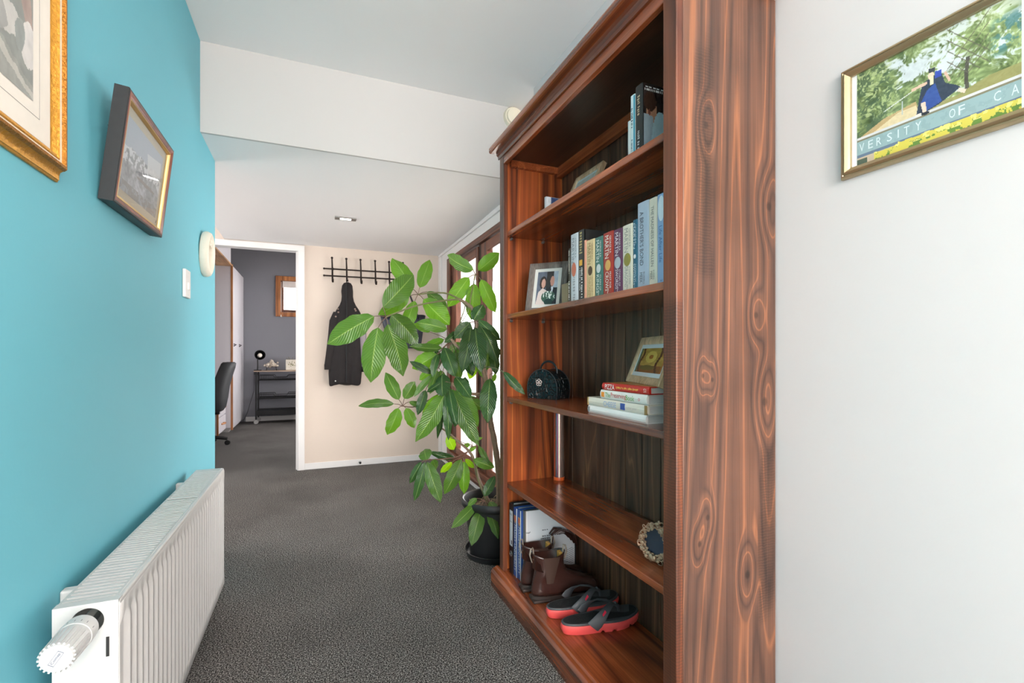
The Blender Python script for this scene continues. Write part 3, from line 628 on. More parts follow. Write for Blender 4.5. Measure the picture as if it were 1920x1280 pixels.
# ================================================================ FRAMED PHOTOS ON THE SHELVES
def ray_plane(x, y, p, nrm):
    d = ray(x, y); return EYE + d * ((Vector(p) - EYE).dot(nrm) / d.dot(nrm))
def desk_frame(name, label, TL, TR, BL, fw, depth, m, matcol, art, mw, nx=60, ny=60, extra=None):
    r = TR - TL; w = r.length; u = TL - BL; u = u - r.normalized() * u.dot(r.normalized()); h = u.length
    M = basis(TL + r / 2 - u / 2, r, u)
    t = thing(name, BL, label, 'photo frame')
    moulding(M, w, h, [(0, -depth), (0, -.001), (.002, 0), (fw * .8, -.001), (fw, -.004), (fw, -depth)], t, m)
    finish(G(M).box(-w / 2 + .002, w / 2 - .002, -h / 2 + .002, h / 2 - .002, -depth, -depth + .003), 'backing', M_col(60, 46, 36), t)
    iw, ih = w - 2 * fw, h - 2 * fw
    finish(G(M).box(-iw / 2, iw / 2, -ih / 2, ih / 2, -.008, -.006), 'mat_board', matcol, t)
    sheet('photo', M, iw - 2 * mw[0], ih - 2 * mw[1], nx, ny, art, print_mat('framed_print', .35, .4), t, -.0055)
    return t, M, w, h
M_lw = wood('light_beech', 'Z', C(200, 160, 122), C(218, 182, 146), C(232, 202, 168), .5, .05, bands=4)
M_gw = wood('weathered_grey_wood', 'Z', C(84, 72, 66), C(116, 104, 98), C(150, 140, 134), .6, .0, bands=6)
# wedding-style photo in weathered grey frame (shelf B)
TL = onD(994, 494.5, 2.03); TR = onz(1066, 488.5, TL.z)
nrm = (TR - TL); BL = ray_plane(983.5, 588, TL, nrm); BL = EYE + (BL - EYE)
def couple(U, V):
    im = np.zeros(U.shape + (3,)); im[:] = (96, 100, 116); put(im, (U > .45) * (V < .75) * 1., (44, 36, 36)); put(im, (U > .78) * (V < .5) * 1., (176, 186, 200))
    im += (vnoise(U, V, 8, 8, 21)[..., None] - .5) * 40
    put(im, ell(U, V, .3, .34, .17, .2), (52, 34, 28)); put(im, ell(U, V, .32, .36, .1, .14), (216, 164, 146)); put(im, inpoly(U, V, [(.1, .62), (.3, .5), (.52, .6), (.55, 1), (0, 1)]), (226, 206, 200))
    put(im, inpoly(U, V, [(.5, .55), (.7, .44), (1, .56), (1, 1), (.5, 1)]), (30, 28, 36)); put(im, ell(U, V, .74, .3, .1, .15), (204, 146, 128)); put(im, inpoly(U, V, [(.7, .46), (.8, .46), (.78, .7), (.73, .7)]), (220, 224, 232))
    fl = ell(U, V, .6, .78, .34, .18); put(im, fl, (60, 92, 74)); put(im, fl * (vnoise(U, V, 16, 16, 6, 2) > .56), (228, 234, 226)); put(im, ell(U, V, .62, .93, .2, .1), (28, 52, 48))
    return im
desk_frame('framed_photograph', 'weathered grey wooden frame with a couple holding a white bouquet', TL, TR, BL, .026, .02, M_gw, M_col(222, 218, 212), couple, (.014, .014))
# beige wooden block beside it
p = onX(1066, 553, .87)
t = thing('wooden_block', (p.x + .04, 1.53, zB), 'plain beige wooden block beside the grey photo frame', 'block')
finish(G().box(.86, .94, YatX(1065, .86), YatX(1065, .86) + .05, zB, zB + .085), 'block', wood('raw_block', 'Z', C(150, 130, 100), C(172, 150, 118), C(188, 168, 136), .7, 0, bands=5), t, .003)
def tag_last(t): return t
# light frame on the top shelf, leaning back
TR = onD(1131, 300, 1.86); BL = onD(1066, 372, 1.86); 
TL = onz(1080, 334, TR.z)
nrm = (TR - TL); BL = ray_plane(1063, 372, TL, nrm)
def pale(U, V):
    im = np.zeros(U.shape + (3,)); im[:] = (198, 204, 196); im += (vnoise(U, V, 4, 4, 31)[..., None] - .5) * 50; return im
r_ = (TR - TL).normalized(); u_ = (TL - BL).normalized(); BLs = TL - u_ * ((TL.z - zA) / u_.z)
desk_frame('framed_photograph', 'pale beech photo frame leaning back on the top shelf', TL, TR, BLs, .024, .02, M_lw, M_col(226, 230, 230), pale, (.012, .012), 30, 30)
# ---- shelf C: four stacked cookbooks
zC = SH['C']; XC = .828
def book_flat(pa, pb, z0, th, X, m, label, texts=(), d=.19, skew=0, cover=None):
    ya, yb = YatX(pa, X), YatX(pb, X)              # ya far end, yb near end
    M = Matrix.Translation((X, yb, z0)) @ Matrix.Rotation(skew, 4, 'Z')
    L_ = ya - yb
    t = thing('book', M @ Vector((d / 2, L_ / 2, 0)), label, 'book', 'cookbooks stacked flat on the handbag shelf')
    g = G(M); g.box(0, d, 0, L_, 0, .0028); g.box(0, d, 0, L_, th - .0028, th)
    pr = [(-.0005, .0), (-.004, th * .25), (-.005, th * .5), (-.004, th * .75), (-.0005, th), (.004, th), (.004, 0)]
    g.rings([[(x, 0, z) for x, z in pr], [(x, L_, z) for x, z in pr]]); finish(g, 'cover', m, t, .0006)
    finish(G(M).box(.004, d - .004, .004, L_ - .004, .0028, th - .0028), 'pages', mat('book_paper_flat', C(214, 210, 206), .9, var=.1, scale=2, stretch=(1, 1, 260)), t)
    if cover: finish(G(M).box(.012, d - .003, .002, L_ - .002, th, th + .0005), 'cover_print', cover, t)
    for s, u, v, w_, h_, cm, nm in texts:          # u from far end 0..1
        c = M @ Vector((-.0054, L_ * (1 - u), th * v)); blurb(nm, s, basis(c, M.to_3x3() @ Vector((0, -1, 0)), (0, 0, 1)), w_ * L_, h_ * th, cm, t)
    return t, M, L_
e = .0004
t, M, L_ = book_flat(1104, 1213.5, zC, .0245, XC, M_col(236, 234, 232), 'plain white hardback at the bottom of the cookbook stack', d=.21)
finish(G(M).box(-.0056, -.004, L_ - .014, L_ - .003, .004, .021), 'silver_label', M_col(150, 150, 152), t)
z = zC + .0245 + e
t, M, L_ = book_flat(1104, 1216, z, .0265, XC + .001, M_col(226, 218, 204), 'ivory hardback with a pale blue title in the cookbook stack', [('CHEESE', .42, .5, .22, .6, M_col(150, 176, 214), 'title'), (None, .78, .45, .16, .25, M_col(206, 198, 188), 'subtitle')], d=.205)
for nm, a, b, cm in (('blue_square', .6, .67, (58, 84, 160)), ('gilt_band', .965, 1, (150, 116, 66)), ('gilt_band', 0, .02, (172, 140, 90))):
    finish(G(M).box(-.0057, -.004, L_ * (1 - b), L_ * (1 - a), .004 if nm == 'blue_square' else .0005, .022 if nm == 'blue_square' else .026), nm, M_col(*cm), t)
z += .0265 + e
t, M, L_ = book_flat(1127.5, 1215, z, .0275, XC + .004, M_col(236, 232, 226), 'white cookbook with green and red title lettering', [('The', .19, .5, .12, .52, M_col(84, 156, 62), 'title'), ('Preserving', .43, .48, .33, .66, M_col(196, 48, 44), 'title'), ('Book', .68, .47, .17, .56, M_col(96, 170, 70), 'title'), ('o', .86, .45, .04, .3, M_col(220, 120, 120), 'publisher_mark')], d=.19, skew=-.0)
finish(G(M).box(-.0057, -.004, L_ * .9, L_ * .965, .006, .021), 'orange_square', M_col(226, 140, 40), t)
z += .0275 + e
t, M, L_ = book_flat(1131, 1219, z, .0215, XC + .006, M_col(198, 40, 30), 'red cookbook on top of the stack with white title', [('PIZZA', .19, .5, .22, .7, WH, 'title'), (None, .58, .5, .48, .34, M_col(240, 190, 90), 'subtitle'), ('SI', .93, .5, .05, .5, M_col(240, 210, 200), 'publisher_mark')], d=.185,
    cover=mat('pizza_cover', C(184, 130, 66), .35, var=.6, scale=35))
ztop = z + .0215 + .0012
BL = onz(1172.5, 713.5, ztop); BLr = BL.copy()
if BL.x > .95 or BL.x < .8: BL = Vector((.88, YatX(1172.5, .88), ztop))
BR = Vector((.845, YatX(1234, .845), ztop)); 
nrm = (BR - BL); TL = ray_plane(1203, 633, BL, nrm)
def icon(U, V):
    im = np.zeros(U.shape + (3,)); im[:] = (196, 158, 78); im += (vnoise(U, V, 7, 7, 41)[..., None] - .5) * 70
    put(im, (V > .72) * 1., (150, 92, 48)); put(im, ell(U, V, .48, .36, .2, .24), (222, 190, 96)); put(im, ell(U, V, .48, .36, .08, .09), (176, 108, 44)); put(im, ell(U, V, .45, .8, .3, .1), (120, 110, 60))
    for a, b_ in ((.12, .2), (.78, .86)): put(im, (np.abs(U - (a + (b_ - a) * np.sin(V * 7) * .5)) < .035) * 1., (86, 44, 30))
    put(im, (U < .08) * 1., (86, 120, 96)); put(im, (U > .94) * 1., (190, 120, 60)); return im
desk_frame('framed_photograph', 'beech frame with an amber picture resting on the cookbook stack', TL, TL + (BR - BL), BL, .024, .026, M_lw, M_col(222, 226, 230), icon, (.013, .013), 40, 50)
# ---- black handbag
A = Vector((.855, 1.885, zC)); Bq = Vector((.925, 1.745, zC)); r_ = (Bq - A); W_ = r_.length; M = basis((A + Bq) / 2, r_, (0, 0, 1))
def croc():
    m, n, L, p = nt('black_croc_leather')
    tc = n.new('ShaderNodeTexCoord'); v = n.new('ShaderNodeTexVoronoi'); v.inputs['Scale'].default_value = 70; v.feature = 'DISTANCE_TO_EDGE'; mp = n.new('ShaderNodeMapping'); mp.inputs['Scale'].default_value = (1, 1, .8)
    L.new(tc.outputs['Object'], mp.inputs[0]); L.new(mp.outputs[0], v.inputs[0]); r = n.new('ShaderNodeMapRange'); r.inputs[2].default_value = .12; L.new(v.outputs[0], r.inputs[0])
    b = n.new('ShaderNodeBump'); b.inputs['Strength'].default_value = .9; b.inputs['Distance'].default_value = .003; L.new(r.outputs[0], b.inputs['Height']); L.new(b.outputs[0], p.inputs['Normal'])
    p.inputs['Base Color'].default_value = C(12, 24, 28); p.inputs['Roughness'].default_value = .25; return m
M_croc = croc(); M_blk = mat('black_leather', C(16, 18, 20), .3)
t = thing('handbag', (A + Bq) / 2 + Vector((.04, .02, 0)), 'small black half-round handbag with a pale flower badge', 'handbag')
hw, hh, dp = W_ / 2, .125, .1
prof = [(-hw * .94, 0), (-hw, .03)] + [(-hw * math.cos(a), .045 + (hh - .045) * math.sin(a)) for a in np.linspace(.05, math.pi - .05, 17)] + [(hw, .03), (hw * .94, 0)]
g = G(M); g.rings([[(x * .97, y * .985 + .001, 0) for x, y in prof], [(x, y, -.004) for x, y in prof], [(x, y, -dp + .004) for x, y in prof], [(x * .97, y * .985 + .001, -dp) for x, y in prof]])
finish(g, 'body', M_croc, t, smooth=True)
for zz in (-.003, -dp + .003):
    finish(G(M).tube([(x * 1.005, y * 1.005 + .001, zz) for x, y in prof], .0022, 6), 'piping', mat('grey_piping', C(52, 54, 58), .3), t, smooth=True)
g = G(M); g.box(-hw * .95, hw * .95, .085, .0862, -dp - .0006, .0006); finish(g, 'lid_seam', mat('zip_brown', C(60, 52, 40), .5), t)
g = G(M); g.tube([(.044 * math.cos(a), .108 + .052 * math.sin(a) ** .8, -dp / 2) for a in np.linspace(math.pi, 0, 18)], .0052, 8, flat=.6, nrm=(0, 0, 1)); finish(g, 'handle', M_blk, t, smooth=True)
g = G(M); g.box(.006, .016, .06, .1, 0, .002); finish(g, 'clasp_tab', M_blk, t, .001)
M_fl = mat('pale_rose_metal', C(232, 208, 200), .3, .3)
g = G(M)
for k in range(5):
    a = 2 * math.pi * k / 5 + .3; g.torus((-.012 + .009 * math.cos(a), .07 + .009 * math.sin(a), .002), .006, .0016, (0, 0, 1), 14, 6)
g.torus((-.012, .07, .002), .004, .0014, (0, 0, 1), 12, 6); finish(g, 'flower_badge', M_fl, t, smooth=True)
# ---- shiny tube on shelf D
zD = SH['D']; cx, cy = 1.035, 1.928
t = thing('gift_tube', (cx, cy, zD), 'tall shiny pink silver gift tube with an orange end cap', 'tube')
def tube_art(name):
    m, n, L, p = nt(name); tc = n.new('ShaderNodeTexCoord'); sp = n.new('ShaderNodeSeparateXYZ'); L.new(tc.outputs['Object'], sp.inputs[0])
    a = n.new('ShaderNodeMath'); a.operation = 'SUBTRACT'; L.new(sp.outputs[0], a.inputs[0]); a.inputs[1].default_value = cx
    b = n.new('ShaderNodeMath'); b.operation = 'SUBTRACT'; L.new(sp.outputs[1], b.inputs[0]); b.inputs[1].default_value = cy
    at = n.new('ShaderNodeMath'); at.operation = 'ARCTAN2'; L.new(b.outputs[0], at.inputs[0]); L.new(a.outputs[0], at.inputs[1])
    r = n.new('ShaderNodeMapRange'); r.inputs[1].default_value = -math.pi; r.inputs[2].default_value = math.pi; L.new(at.outputs[0], r.inputs[0])
    cr = n.new('ShaderNodeValToRGB'); cr.color_ramp.interpolation = 'CONSTANT'; e = cr.color_ramp.elements; e[0].color = C(226, 112, 60); e[1].position = .055; e[1].color = C(96, 150, 150)
    for pos, c in ((.1, C(214, 90, 150)), (.13, C(206, 176, 164)), (.5, C(190, 160, 150))): q = e.new(pos); q.color = c
    L.new(r.outputs[0], cr.inputs[0]); L.new(cr.outputs[0], p.inputs['Base Color']); p.inputs['Metallic'].default_value = .75; p.inputs['Roughness'].default_value = .22; return m
finish(G(Matrix.Translation((cx, cy, zD))).lathe([(.024, .012), (.024, .345)], 32), 'wrap', tube_art('foil_wrap'), t, smooth=True)
finish(G(Matrix.Translation((cx, cy, zD))).lathe([(.022, 0), (.0255, .001), (.0255, .014), (.0242, .016)], 32), 'end_cap', mat('orange_plastic', C(240, 104, 44), .35), t, smooth=True)
finish(G(Matrix.Translation((cx, cy, zD))).lathe([(.0255, .343), (.0255, .352), (.02, .353)], 32), 'lid', MATS['orange_plastic'], t, smooth=True)
# ---- ornate bronze frame on shelf D (half hidden by the front stile)
random.seed(3)
oc = Vector((.872, 1.06, zD)); t = thing('ornate_frame', oc, 'small gnarled bronze ornamental frame on the lower shelf by the stile', 'photo frame')
M = basis(oc + Vector((0, 0, .056)), Vector((.35, -.94, 0)), Vector((.12, .05, 1)))
g = G(M)
for i in range(170):
    a = random.random() * 2 * math.pi; R = 1 + random.uniform(-.2, .2); x, y = .037 * R * math.cos(a), .043 * R * math.sin(a)
    g.ball((x, y, random.uniform(-.005, .012)), random.uniform(.0022, .0058), 6, (random.uniform(.6, 1.5), random.uniform(.6, 1.6), 1))
for i in range(34):
    a = random.random() * 2 * math.pi; R = 1 + random.uniform(-.15, .25); g.torus((.038 * R * math.cos(a), .044 * R * math.sin(a), random.uniform(.004, .012)), random.uniform(.004, .008), .0014, (random.uniform(-.7, .7), random.uniform(-.7, .7), 1), 10, 5)
finish(g, 'gnarled_rim', mat('aged_bronze', C(196, 158, 130), .35, .5, var=.45, scale=120), t, smooth=True)
g = G(M); el = [(.034 * math.cos(a), .04 * math.sin(a)) for a in np.linspace(0, 2 * math.pi, 24, endpoint=False)]
g.rings([[(x, y, -.006) for x, y in el], [(x, y, 0) for x, y in el]]); finish(g, 'picture', mat('dark_blue_print', C(44, 52, 68), .25), t)
g = G(M); g.tube([(0, .02, -.006), (0, -.056, -.03)], .003, 6); finish(g, 'prop_leg', MATS['aged_bronze'], t)
# ---- base shelf: binders
zb = SH['base'] + .0008
def binder(y1, y0, X, h, d, m, label, name='ring_binder'):
    t = thing(name, (X + d / 2, (y0 + y1) / 2, zb), label, 'binder', None)
    g = G(); g.box(X, X + .003, y0, y1, zb, zb + h); g.box(X + .003, X + d, y1 - .003, y1, zb, zb + h); g.box(X + .003, X + d, y0, y0 + .003, zb, zb + h); finish(g, 'cover', m, t, .0008)
    finish(G().box(X + .02, X + d - .01, y0 + .004, y1 - .004, zb + .004, zb + h - .006), 'paper', mat('binder_paper', C(224, 224, 226), .8, var=.03), t)
    return t
XB = .803
t = binder(1.962, 1.921, XB, .305, .24, M_col(22, 22, 24), 'black lever arch binder with a white spine label')
finish(G().box(XB - .0008, XB, 1.926, 1.957, zb + .12, zb + .275), 'spine_label', M_col(214, 216, 220), t)
for q in (.26, .255, .225): finish(G().box(XB - .0011, XB - .0008, 1.93, 1.953, zb + q, zb + q + .002), 'label_print', M_col(90, 90, 96), t)
finish(G().box(XB - .0012, XB - .0008, 1.93, 1.94, zb + .128, zb + .145), 'barcode', M_col(70, 70, 74), t)
g = G(); g.torus((XB - .001, 1.941, zb + .085), .011, .0022, (1, 0, 0), 18, 6); finish(g, 'finger_ring', MATS['zinc'], t, smooth=True)
M_navy = M_col(38, 74, 142)
for i, (a, b_, lab) in enumerate(((1.917, 1.884, 'blue university binder standing against the black binder'), (1.88, 1.85, 'blue university binder standing beside the open folder'))):
    t = binder(a, b_, XB + .002 + .004 * i, .298, .235, M_navy, lab)
    X = XB + .002 + .004 * i
    c = Vector((X - .0006, (a + b_) / 2, zb + .125)); text('title', 'MASSEY UNIVERSITY', basis(c, (0, 0, -1), (0, -1, 0)), .2, .018, WH, t)
    g = G(Matrix.Translation((X - .0006, (a + b_) / 2, zb + .248)) @ Matrix.Rotation(-R90, 4, 'Y'))
    g.rings([[(.018, -.011, 0), (.018, .011, 0), (-.004, .011, 0), (-.02, 0, 0), (-.004, -.011, 0)], [(.018, -.011, .0004), (.018, .011, .0004), (-.004, .011, .0004), (-.02, 0, .0004), (-.004, -.011, .0004)]]); finish(g, 'crest', M_col(206, 150, 90), t)
    g = G(Matrix.Translation((X - .0011, (a + b_) / 2, zb + .25)) @ Matrix.Rotation(-R90, 4, 'Y')); g.box(-.006, .012, -.006, .006, 0, .0003); finish(g, 'crest_inset', M_col(190, 60, 60), t)
    finish(G().box(X - .0006, X + .001, b_, b_ + .003, zb, zb + .298), 'white_edge', WH, t)
# open folder showing a printed page, leaning behind the boots
P0 = Vector((.826, 1.838, zb)); P1 = Vector((1.062, 1.832, zb)); r_ = P1 - P0; Wp = r_.length
M = basis((P0 + P1) / 2 + Vector((0, 0, .1505)), r_, Vector((.0, .002, .29)))
t = thing('open_folder', (P0 + P1) / 2, 'open folder with a printed white page behind the boots', 'folder')
finish(G(M).box(-Wp / 2 - .004, Wp / 2 + .012, -.15, .15, -.012, -.009), 'cover', M_col(26, 26, 28), t)
def page(U, V):
    im = np.zeros(U.shape + (3,)); im[:] = (226, 228, 232)
    for (a, b_, v) in ((.33, .45, .3), (.33, .95, .39), (.3, .5, .425)): put(im, (U > a) * (U < b_) * (np.abs(V - v) < .008) * (np.sin(U * 150) > -.5), (110, 112, 118))
    lines = (V > .62) * (np.abs(np.sin((V + .3 * (U - .5) ** 2) * 110)) < .35) * (U > .5); put(im, lines * 1., (120, 124, 132)); put(im, (U < .03) * 1., (240, 240, 242)); return im
finish(G(M).box(-Wp / 2 + .002, Wp / 2, -.147, .147, -.0085, -.0005), 'paper_block', mat('binder_paper', C(224, 224, 226), .8), t)
sheet('printed_page', M, Wp - .004, .292, 110, 140, page, print_mat('matt_print', .8), t, 0)
g = G(M)
for y in (.06, -.02): g.torus((-Wp / 2 + .008, y, .0), .013, .0016, (0, 1, 0), 16, 6)
finish(g, 'metal_ring', mat('chrome', C(200, 200, 202), .15, 1), t, smooth=True)
finish(G(M).box(-Wp / 2 - .006, -Wp / 2 - .002, -.15, .15, -.014, .012), 'spine', mat('grey_board', C(120, 112, 104), .6), t)

# ================================================================ SHOES
def egg(u0, u1, hw, v0=0.0, n=30, toe=.9, waist=0.0, heel=.78, bend=0.0):
    """foot outline: heel at u0, toe at u1"""
    pts = []
    L_ = u1 - u0
    for i in range(n):
        a = 2 * math.pi * i / n; c, s = math.cos(a), math.sin(a)
        q = (1 + c) / 2                                   # 0 heel .. 1 toe
        k = heel + (1 - heel) * (1 / (1 + math.exp(-(q - .5) * 9))); k *= 1 - waist * math.exp(-((q - .42) / .16) ** 2)
        pw = abs(s) ** .75 * (1 if s >= 0 else -1)
        pts.append((u0 + L_ * (1 - (1 - c) / 2 * 1.0), v0 + hw * k * pw + bend * math.sin(q * math.pi), q))
    return pts
M_brown = mat('brown_oiled_leather', C(64, 38, 33), .24, var=.3, scale=9, bump=.4, bscale=24, coat=.5)
M_elas = mat('brown_elastic', C(70, 46, 36), .75, var=.1, scale=90, stretch=(30, 30, 1)); M_sole = mat('dark_boot_sole', C(56, 44, 40), .6)
def boot(o, ang, label, L_=.292):
    M = Matrix.Translation(o) @ Matrix.Rotation(ang, 4, 'Z')
    t = thing('chelsea_boot', o, label, 'boot')
    lv = [(.0, -.004, L_ + .002, .05, .1), (.012, -.006, L_ + .004, .052, .1), (.022, -.004, L_, .05, .1)]
    g = G(M); g.rings([[(u, v, z) for u, v, q in egg(a, b, w_, waist=wa, bend=.004)] for z, a, b, w_, wa in lv]); finish(g, 'sole', M_sole, t, smooth=True)
    g = G(M); g.box(-.004, .07, -.034, .034, -.0, .012); 
    finish(g, 'heel', M_sole, t, .004)
    lv = [(.022, .0, L_ - .006, .046, .08, 0), (.034, -.004, L_ - .004, .048, .08, 0), (.05, -.003, L_ - .012, .046, .06, 0), (.064, -.001, L_ - .03, .043, .03, 0), (.078, .002, L_ - .075, .04, 0, 0), (.094, .006, L_ - .12, .037, 0, 0), (.108, .01, .145, .036, 0, 0), (.128, .012, .132, .036, 0, 0), (.15, .008, .128, .037, 0, 0), (.168, .002, .132, .039, 0, .012), (.176, -.002, .135, .04, 0, .016)]
    rs = [[(u, v * (1 + .04 * math.sin(i * .9 + z * 120) * (z < .16)), z + dz * (abs(q - .5) * 2) ** 1.5 - dz * .3) for i, (u, v, q) in enumerate(egg(a, b, w_, waist=wa, toe=1, heel=.74 if z < .08 else .96, bend=.003))] for z, a, b, w_, wa, dz in lv]
    rs.append([(u * .94 + .004, v * .86, z - .002) for (u, v, z) in rs[-1]]); rs.append([(u * .93 + .004, v * .84, z - .06) for (u, v, z) in rs[-2]])
    g = G(M); g.rings(rs, cap=(True, True)); finish(g, 'upper', M_brown, t, smooth='all')
    # elastic gussets
    for s in (-1, 1):
        g = G(M); rows = []
        for k in range(7):
            f = k / 6; z = .075 + f * .1; c0 = .062 + f * .008; half = .014 + f * .02; ww = (.0405 - .001 * f if f > .1 else .0405) + (.0015 if f > .8 else 0)
            rows.append([(c0 - half, s * (ww - .003), z), (c0 - half * .5, s * (ww - .0003), z), (c0, s * (ww + .0004), z), (c0 + half * .5, s * (ww - .0003), z), (c0 + half, s * (ww - .003), z)])
        g.rings(rows, closed=False, cap=(False, False)); finish(g, 'elastic_gusset', M_elas, t, smooth='all')
    M_tan2 = mat('tan_tab', C(206, 150, 62), .6); M_loop = mat('grey_webbing', C(190, 172, 156), .7)
    g = G(M); g.box(.108, .1225, -.014, .014, .13, .181); finish(g, 'size_label', M_tan2, t, .003)
    for u, ln in ((-.001, -.01), (.136, .01)):
        g = G(M); g.tube([(u, .0, .15), (u + ln * .9, 0, .178), (u + ln * .4, 0, .202), (u - ln * .4, 0, .205), (u - ln * .7, 0, .18), (u - ln * .5, 0, .16)], .0075, 8, flat=.25, nrm=(1, 0, 0)); finish(g, 'pull_loop', M_loop, t, smooth=True)
boot((.788, 1.69, zb), math.radians(-7), 'brown leather chelsea boot standing next to the sandals')
boot((.786, 1.788, zb), math.radians(-7), 'brown leather chelsea boot standing next to the blue binders', .288)
# dark curled straps behind the boots
t = thing('leather_straps', (.95, 1.829, zb), 'bundle of curled dark brown leather straps behind the boots', 'straps')
for k in range(5):
    g = G(); g.tube([(.935 + k * .01, 1.826 - k * .002, zb + .19), (.955 + k * .014, 1.822 - k * .004, zb + .213 - k * .003), (.985 + k * .013, 1.818 - k * .006, zb + .207 - k * .007), (1.008 + k * .009, 1.815 - k * .008, zb + .184 - k * .011)], [.006, .0085, .008, .004], 8, flat=.7); finish(g, 'strap', mat('strap_leather', C(58, 30, 22), .3, var=.3, scale=40), t, smooth=True)
g = G(); g.tube([(.955, 1.8305, zb), (.95, 1.83, zb + .1), (.945, 1.826, zb + .2)], [.004, .004, .006], 8); finish(g, 'stem', MATS['strap_leather'], t, smooth=True)
M_red = mat('coral_red_foam', C(236, 86, 84), .5, var=.05, scale=20); M_grey2 = mat('grey_foam_strap', C(72, 74, 78), .5); M_foot = mat('black_footbed', C(34, 35, 37), .7, var=.3, scale=120, bump=.5, bscale=160)
def sandal(o, ang, label, L_=.29, logo=True):
    M = Matrix.Translation(o) @ Matrix.Rotation(ang, 4, 'Z'); t = thing('flip_flop', o, label, 'sandal')
    def ol(e, z, n=52, k=1.0): return [(u, v, z + .016 * max(0, q - .72) ** 1.3 * 3 + .006 * max(0, .25 - q)) for u, v, q in egg(-e, L_ + e, .05 + e, waist=.12, heel=.78, n=n)]
    base = ol(.0, .0, 104); g = G(M); low = []
    for i, (u, v, z) in enumerate(base):
        q = u / L_; k = 1 if (q > .3 and (q * 13) % 1 < .16) else 0
        low.append((u * .98 + .003, v * (.95 - .16 * k), z + .007 * k))
    def big(e, z, dent=0):
        out = []
        for u, v, zz in ol(e, z, 104):
            q = u / L_; k = 1 if (q > .3 and ((q + .02) * 13) % 1 < .16) else 0
            out.append((u, v * (1 - .08 * k * dent), zz))
        return out
    g.rings([low, big(.002, .01, 1), big(.004, .02, .6), big(.003, .027), big(.001, .031)]); finish(g, 'sole', M_red, t, smooth=True)
    g = G(M); g.rings([ol(.0005, .031), ol(.002, .034), ol(-.001, .038)]); finish(g, 'midsole', M_grey2, t, smooth=True)
    g = G(M); g.rings([ol(-.005, .038), ol(-.007, .0365)]); finish(g, 'footbed', M_foot, t, smooth=True)
    post = Vector((L_ * .76, .004, .042)); top = Vector((L_ * .7, .003, .07))
    for s in (-1, 1):
        pts = [(.095, s * .046, .03), (.108, s * .052, .046), (.128, s * .05, .064), (.152, s * .036, .077), (.178, s * .016, .08), tuple(top)]
        nr_ = [(0, s, .15), (-.1, s, .3), (-.2, s * .8, .6), (-.2, s * .45, .9), (-.1, s * .25, 1), (.3, s * .1, 1)]
        g = G(M); g.tube(pts, [.024, .021, .0165, .013, .011, .009], 12, flat=.22, nrm=nr_); st = finish(g, 'strap', M_grey2, t, smooth=True)
        if s == -1 and logo:
            p = Vector(pts[2]).lerp(Vector(pts[3]), .35) + Vector((-.001, -.0042, .003)); q = basis(M @ p, M.to_3x3() @ Vector((.024, .014, .013)), M.to_3x3() @ Vector((-.5, .5, .75)))
            g = G(q); g.rings([[(-.011, -.003, .0), (.009, -.004, 0), (.011, .004, 0), (-.008, .003, 0)], [(-.011, -.003, .001), (.009, -.004, .001), (.011, .004, .001), (-.008, .003, .001)]]); finish(g, 'red_logo', mat('logo_red', C(214, 40, 70), .5), st)
    g = G(M); g.tube([top, top.lerp(post, .5) + Vector((.006, 0, .004)), post], [.009, .006, .005], 8); finish(g, 'toe_post', M_grey2, t, smooth=True)
sandal((.792, 1.452, zb), math.radians(-6), 'black flip-flop with coral sole on the side away from the boots')
sandal((.79, 1.562, zb), math.radians(-4), 'black flip-flop with coral sole standing next to the boots')
# ================================================================ RADIATOR
M_enam = mat('white_enamel', C(202, 200, 198), .35, var=.012, scale=4)
rx0, rx1, ry0, ry1, rz0, rz1 = -.457, -.352, 1.158, 2.335, .08, .57
t = thing('radiator', ((rx0 + rx1) / 2, (ry0 + ry1) / 2, 0), 'long white ribbed panel radiator on the teal wall', 'radiator')
g = G(); nr = 30; pts = []
ys0, ys1 = ry0 + .03, ry1 - .03; per = (ys1 - ys0) / nr
for k in range(nr):
    y = ys0 + k * per
    for f, h_ in ((0, 0), (.22, 0), (.36, 1), (.64, 1), (.78, 0)): pts.append((y + f * per, h_))
pts = [(ry0 + .002, .4)] + pts + [(ry1 - .002, .4)]
rows = []
for z, k in ((rz0, 0), (rz0 + .03, 0), (rz0 + .05, 1), (rz1 - .055, 1), (rz1 - .035, 0), (rz1 - .014, 0), (rz1 - .006, -.4)):
    rows.append([(rx1 - .008 + (.008 * h_ * k if k > 0 else .004 + .004 * k), y, z) for y, h_ in pts])
g.rings(rows, closed=False, cap=(False, False)); fo = finish(g, 'front_panel', M_enam, t, smooth=True)
md = fo.modifiers.new('sol', 'SOLIDIFY'); md.thickness = .0015; md.offset = -1
g = G(); g.box(rx1 - .014, rx1 - .003, ry0 + .004, ry1 - .004, rz1 - .03, rz1 - .002); finish(g, 'top_edge', M_enam, t, .004, seg=3)
# end covers (near one carries the valve hole)
vc = Vector((-.405, ry0, .535))
g = G(); g.box(rx0, rx1 - .006, ry1 - .003, ry1, rz0, rz1 - .001); finish(g, 'end_cover', M_enam, t, .001)
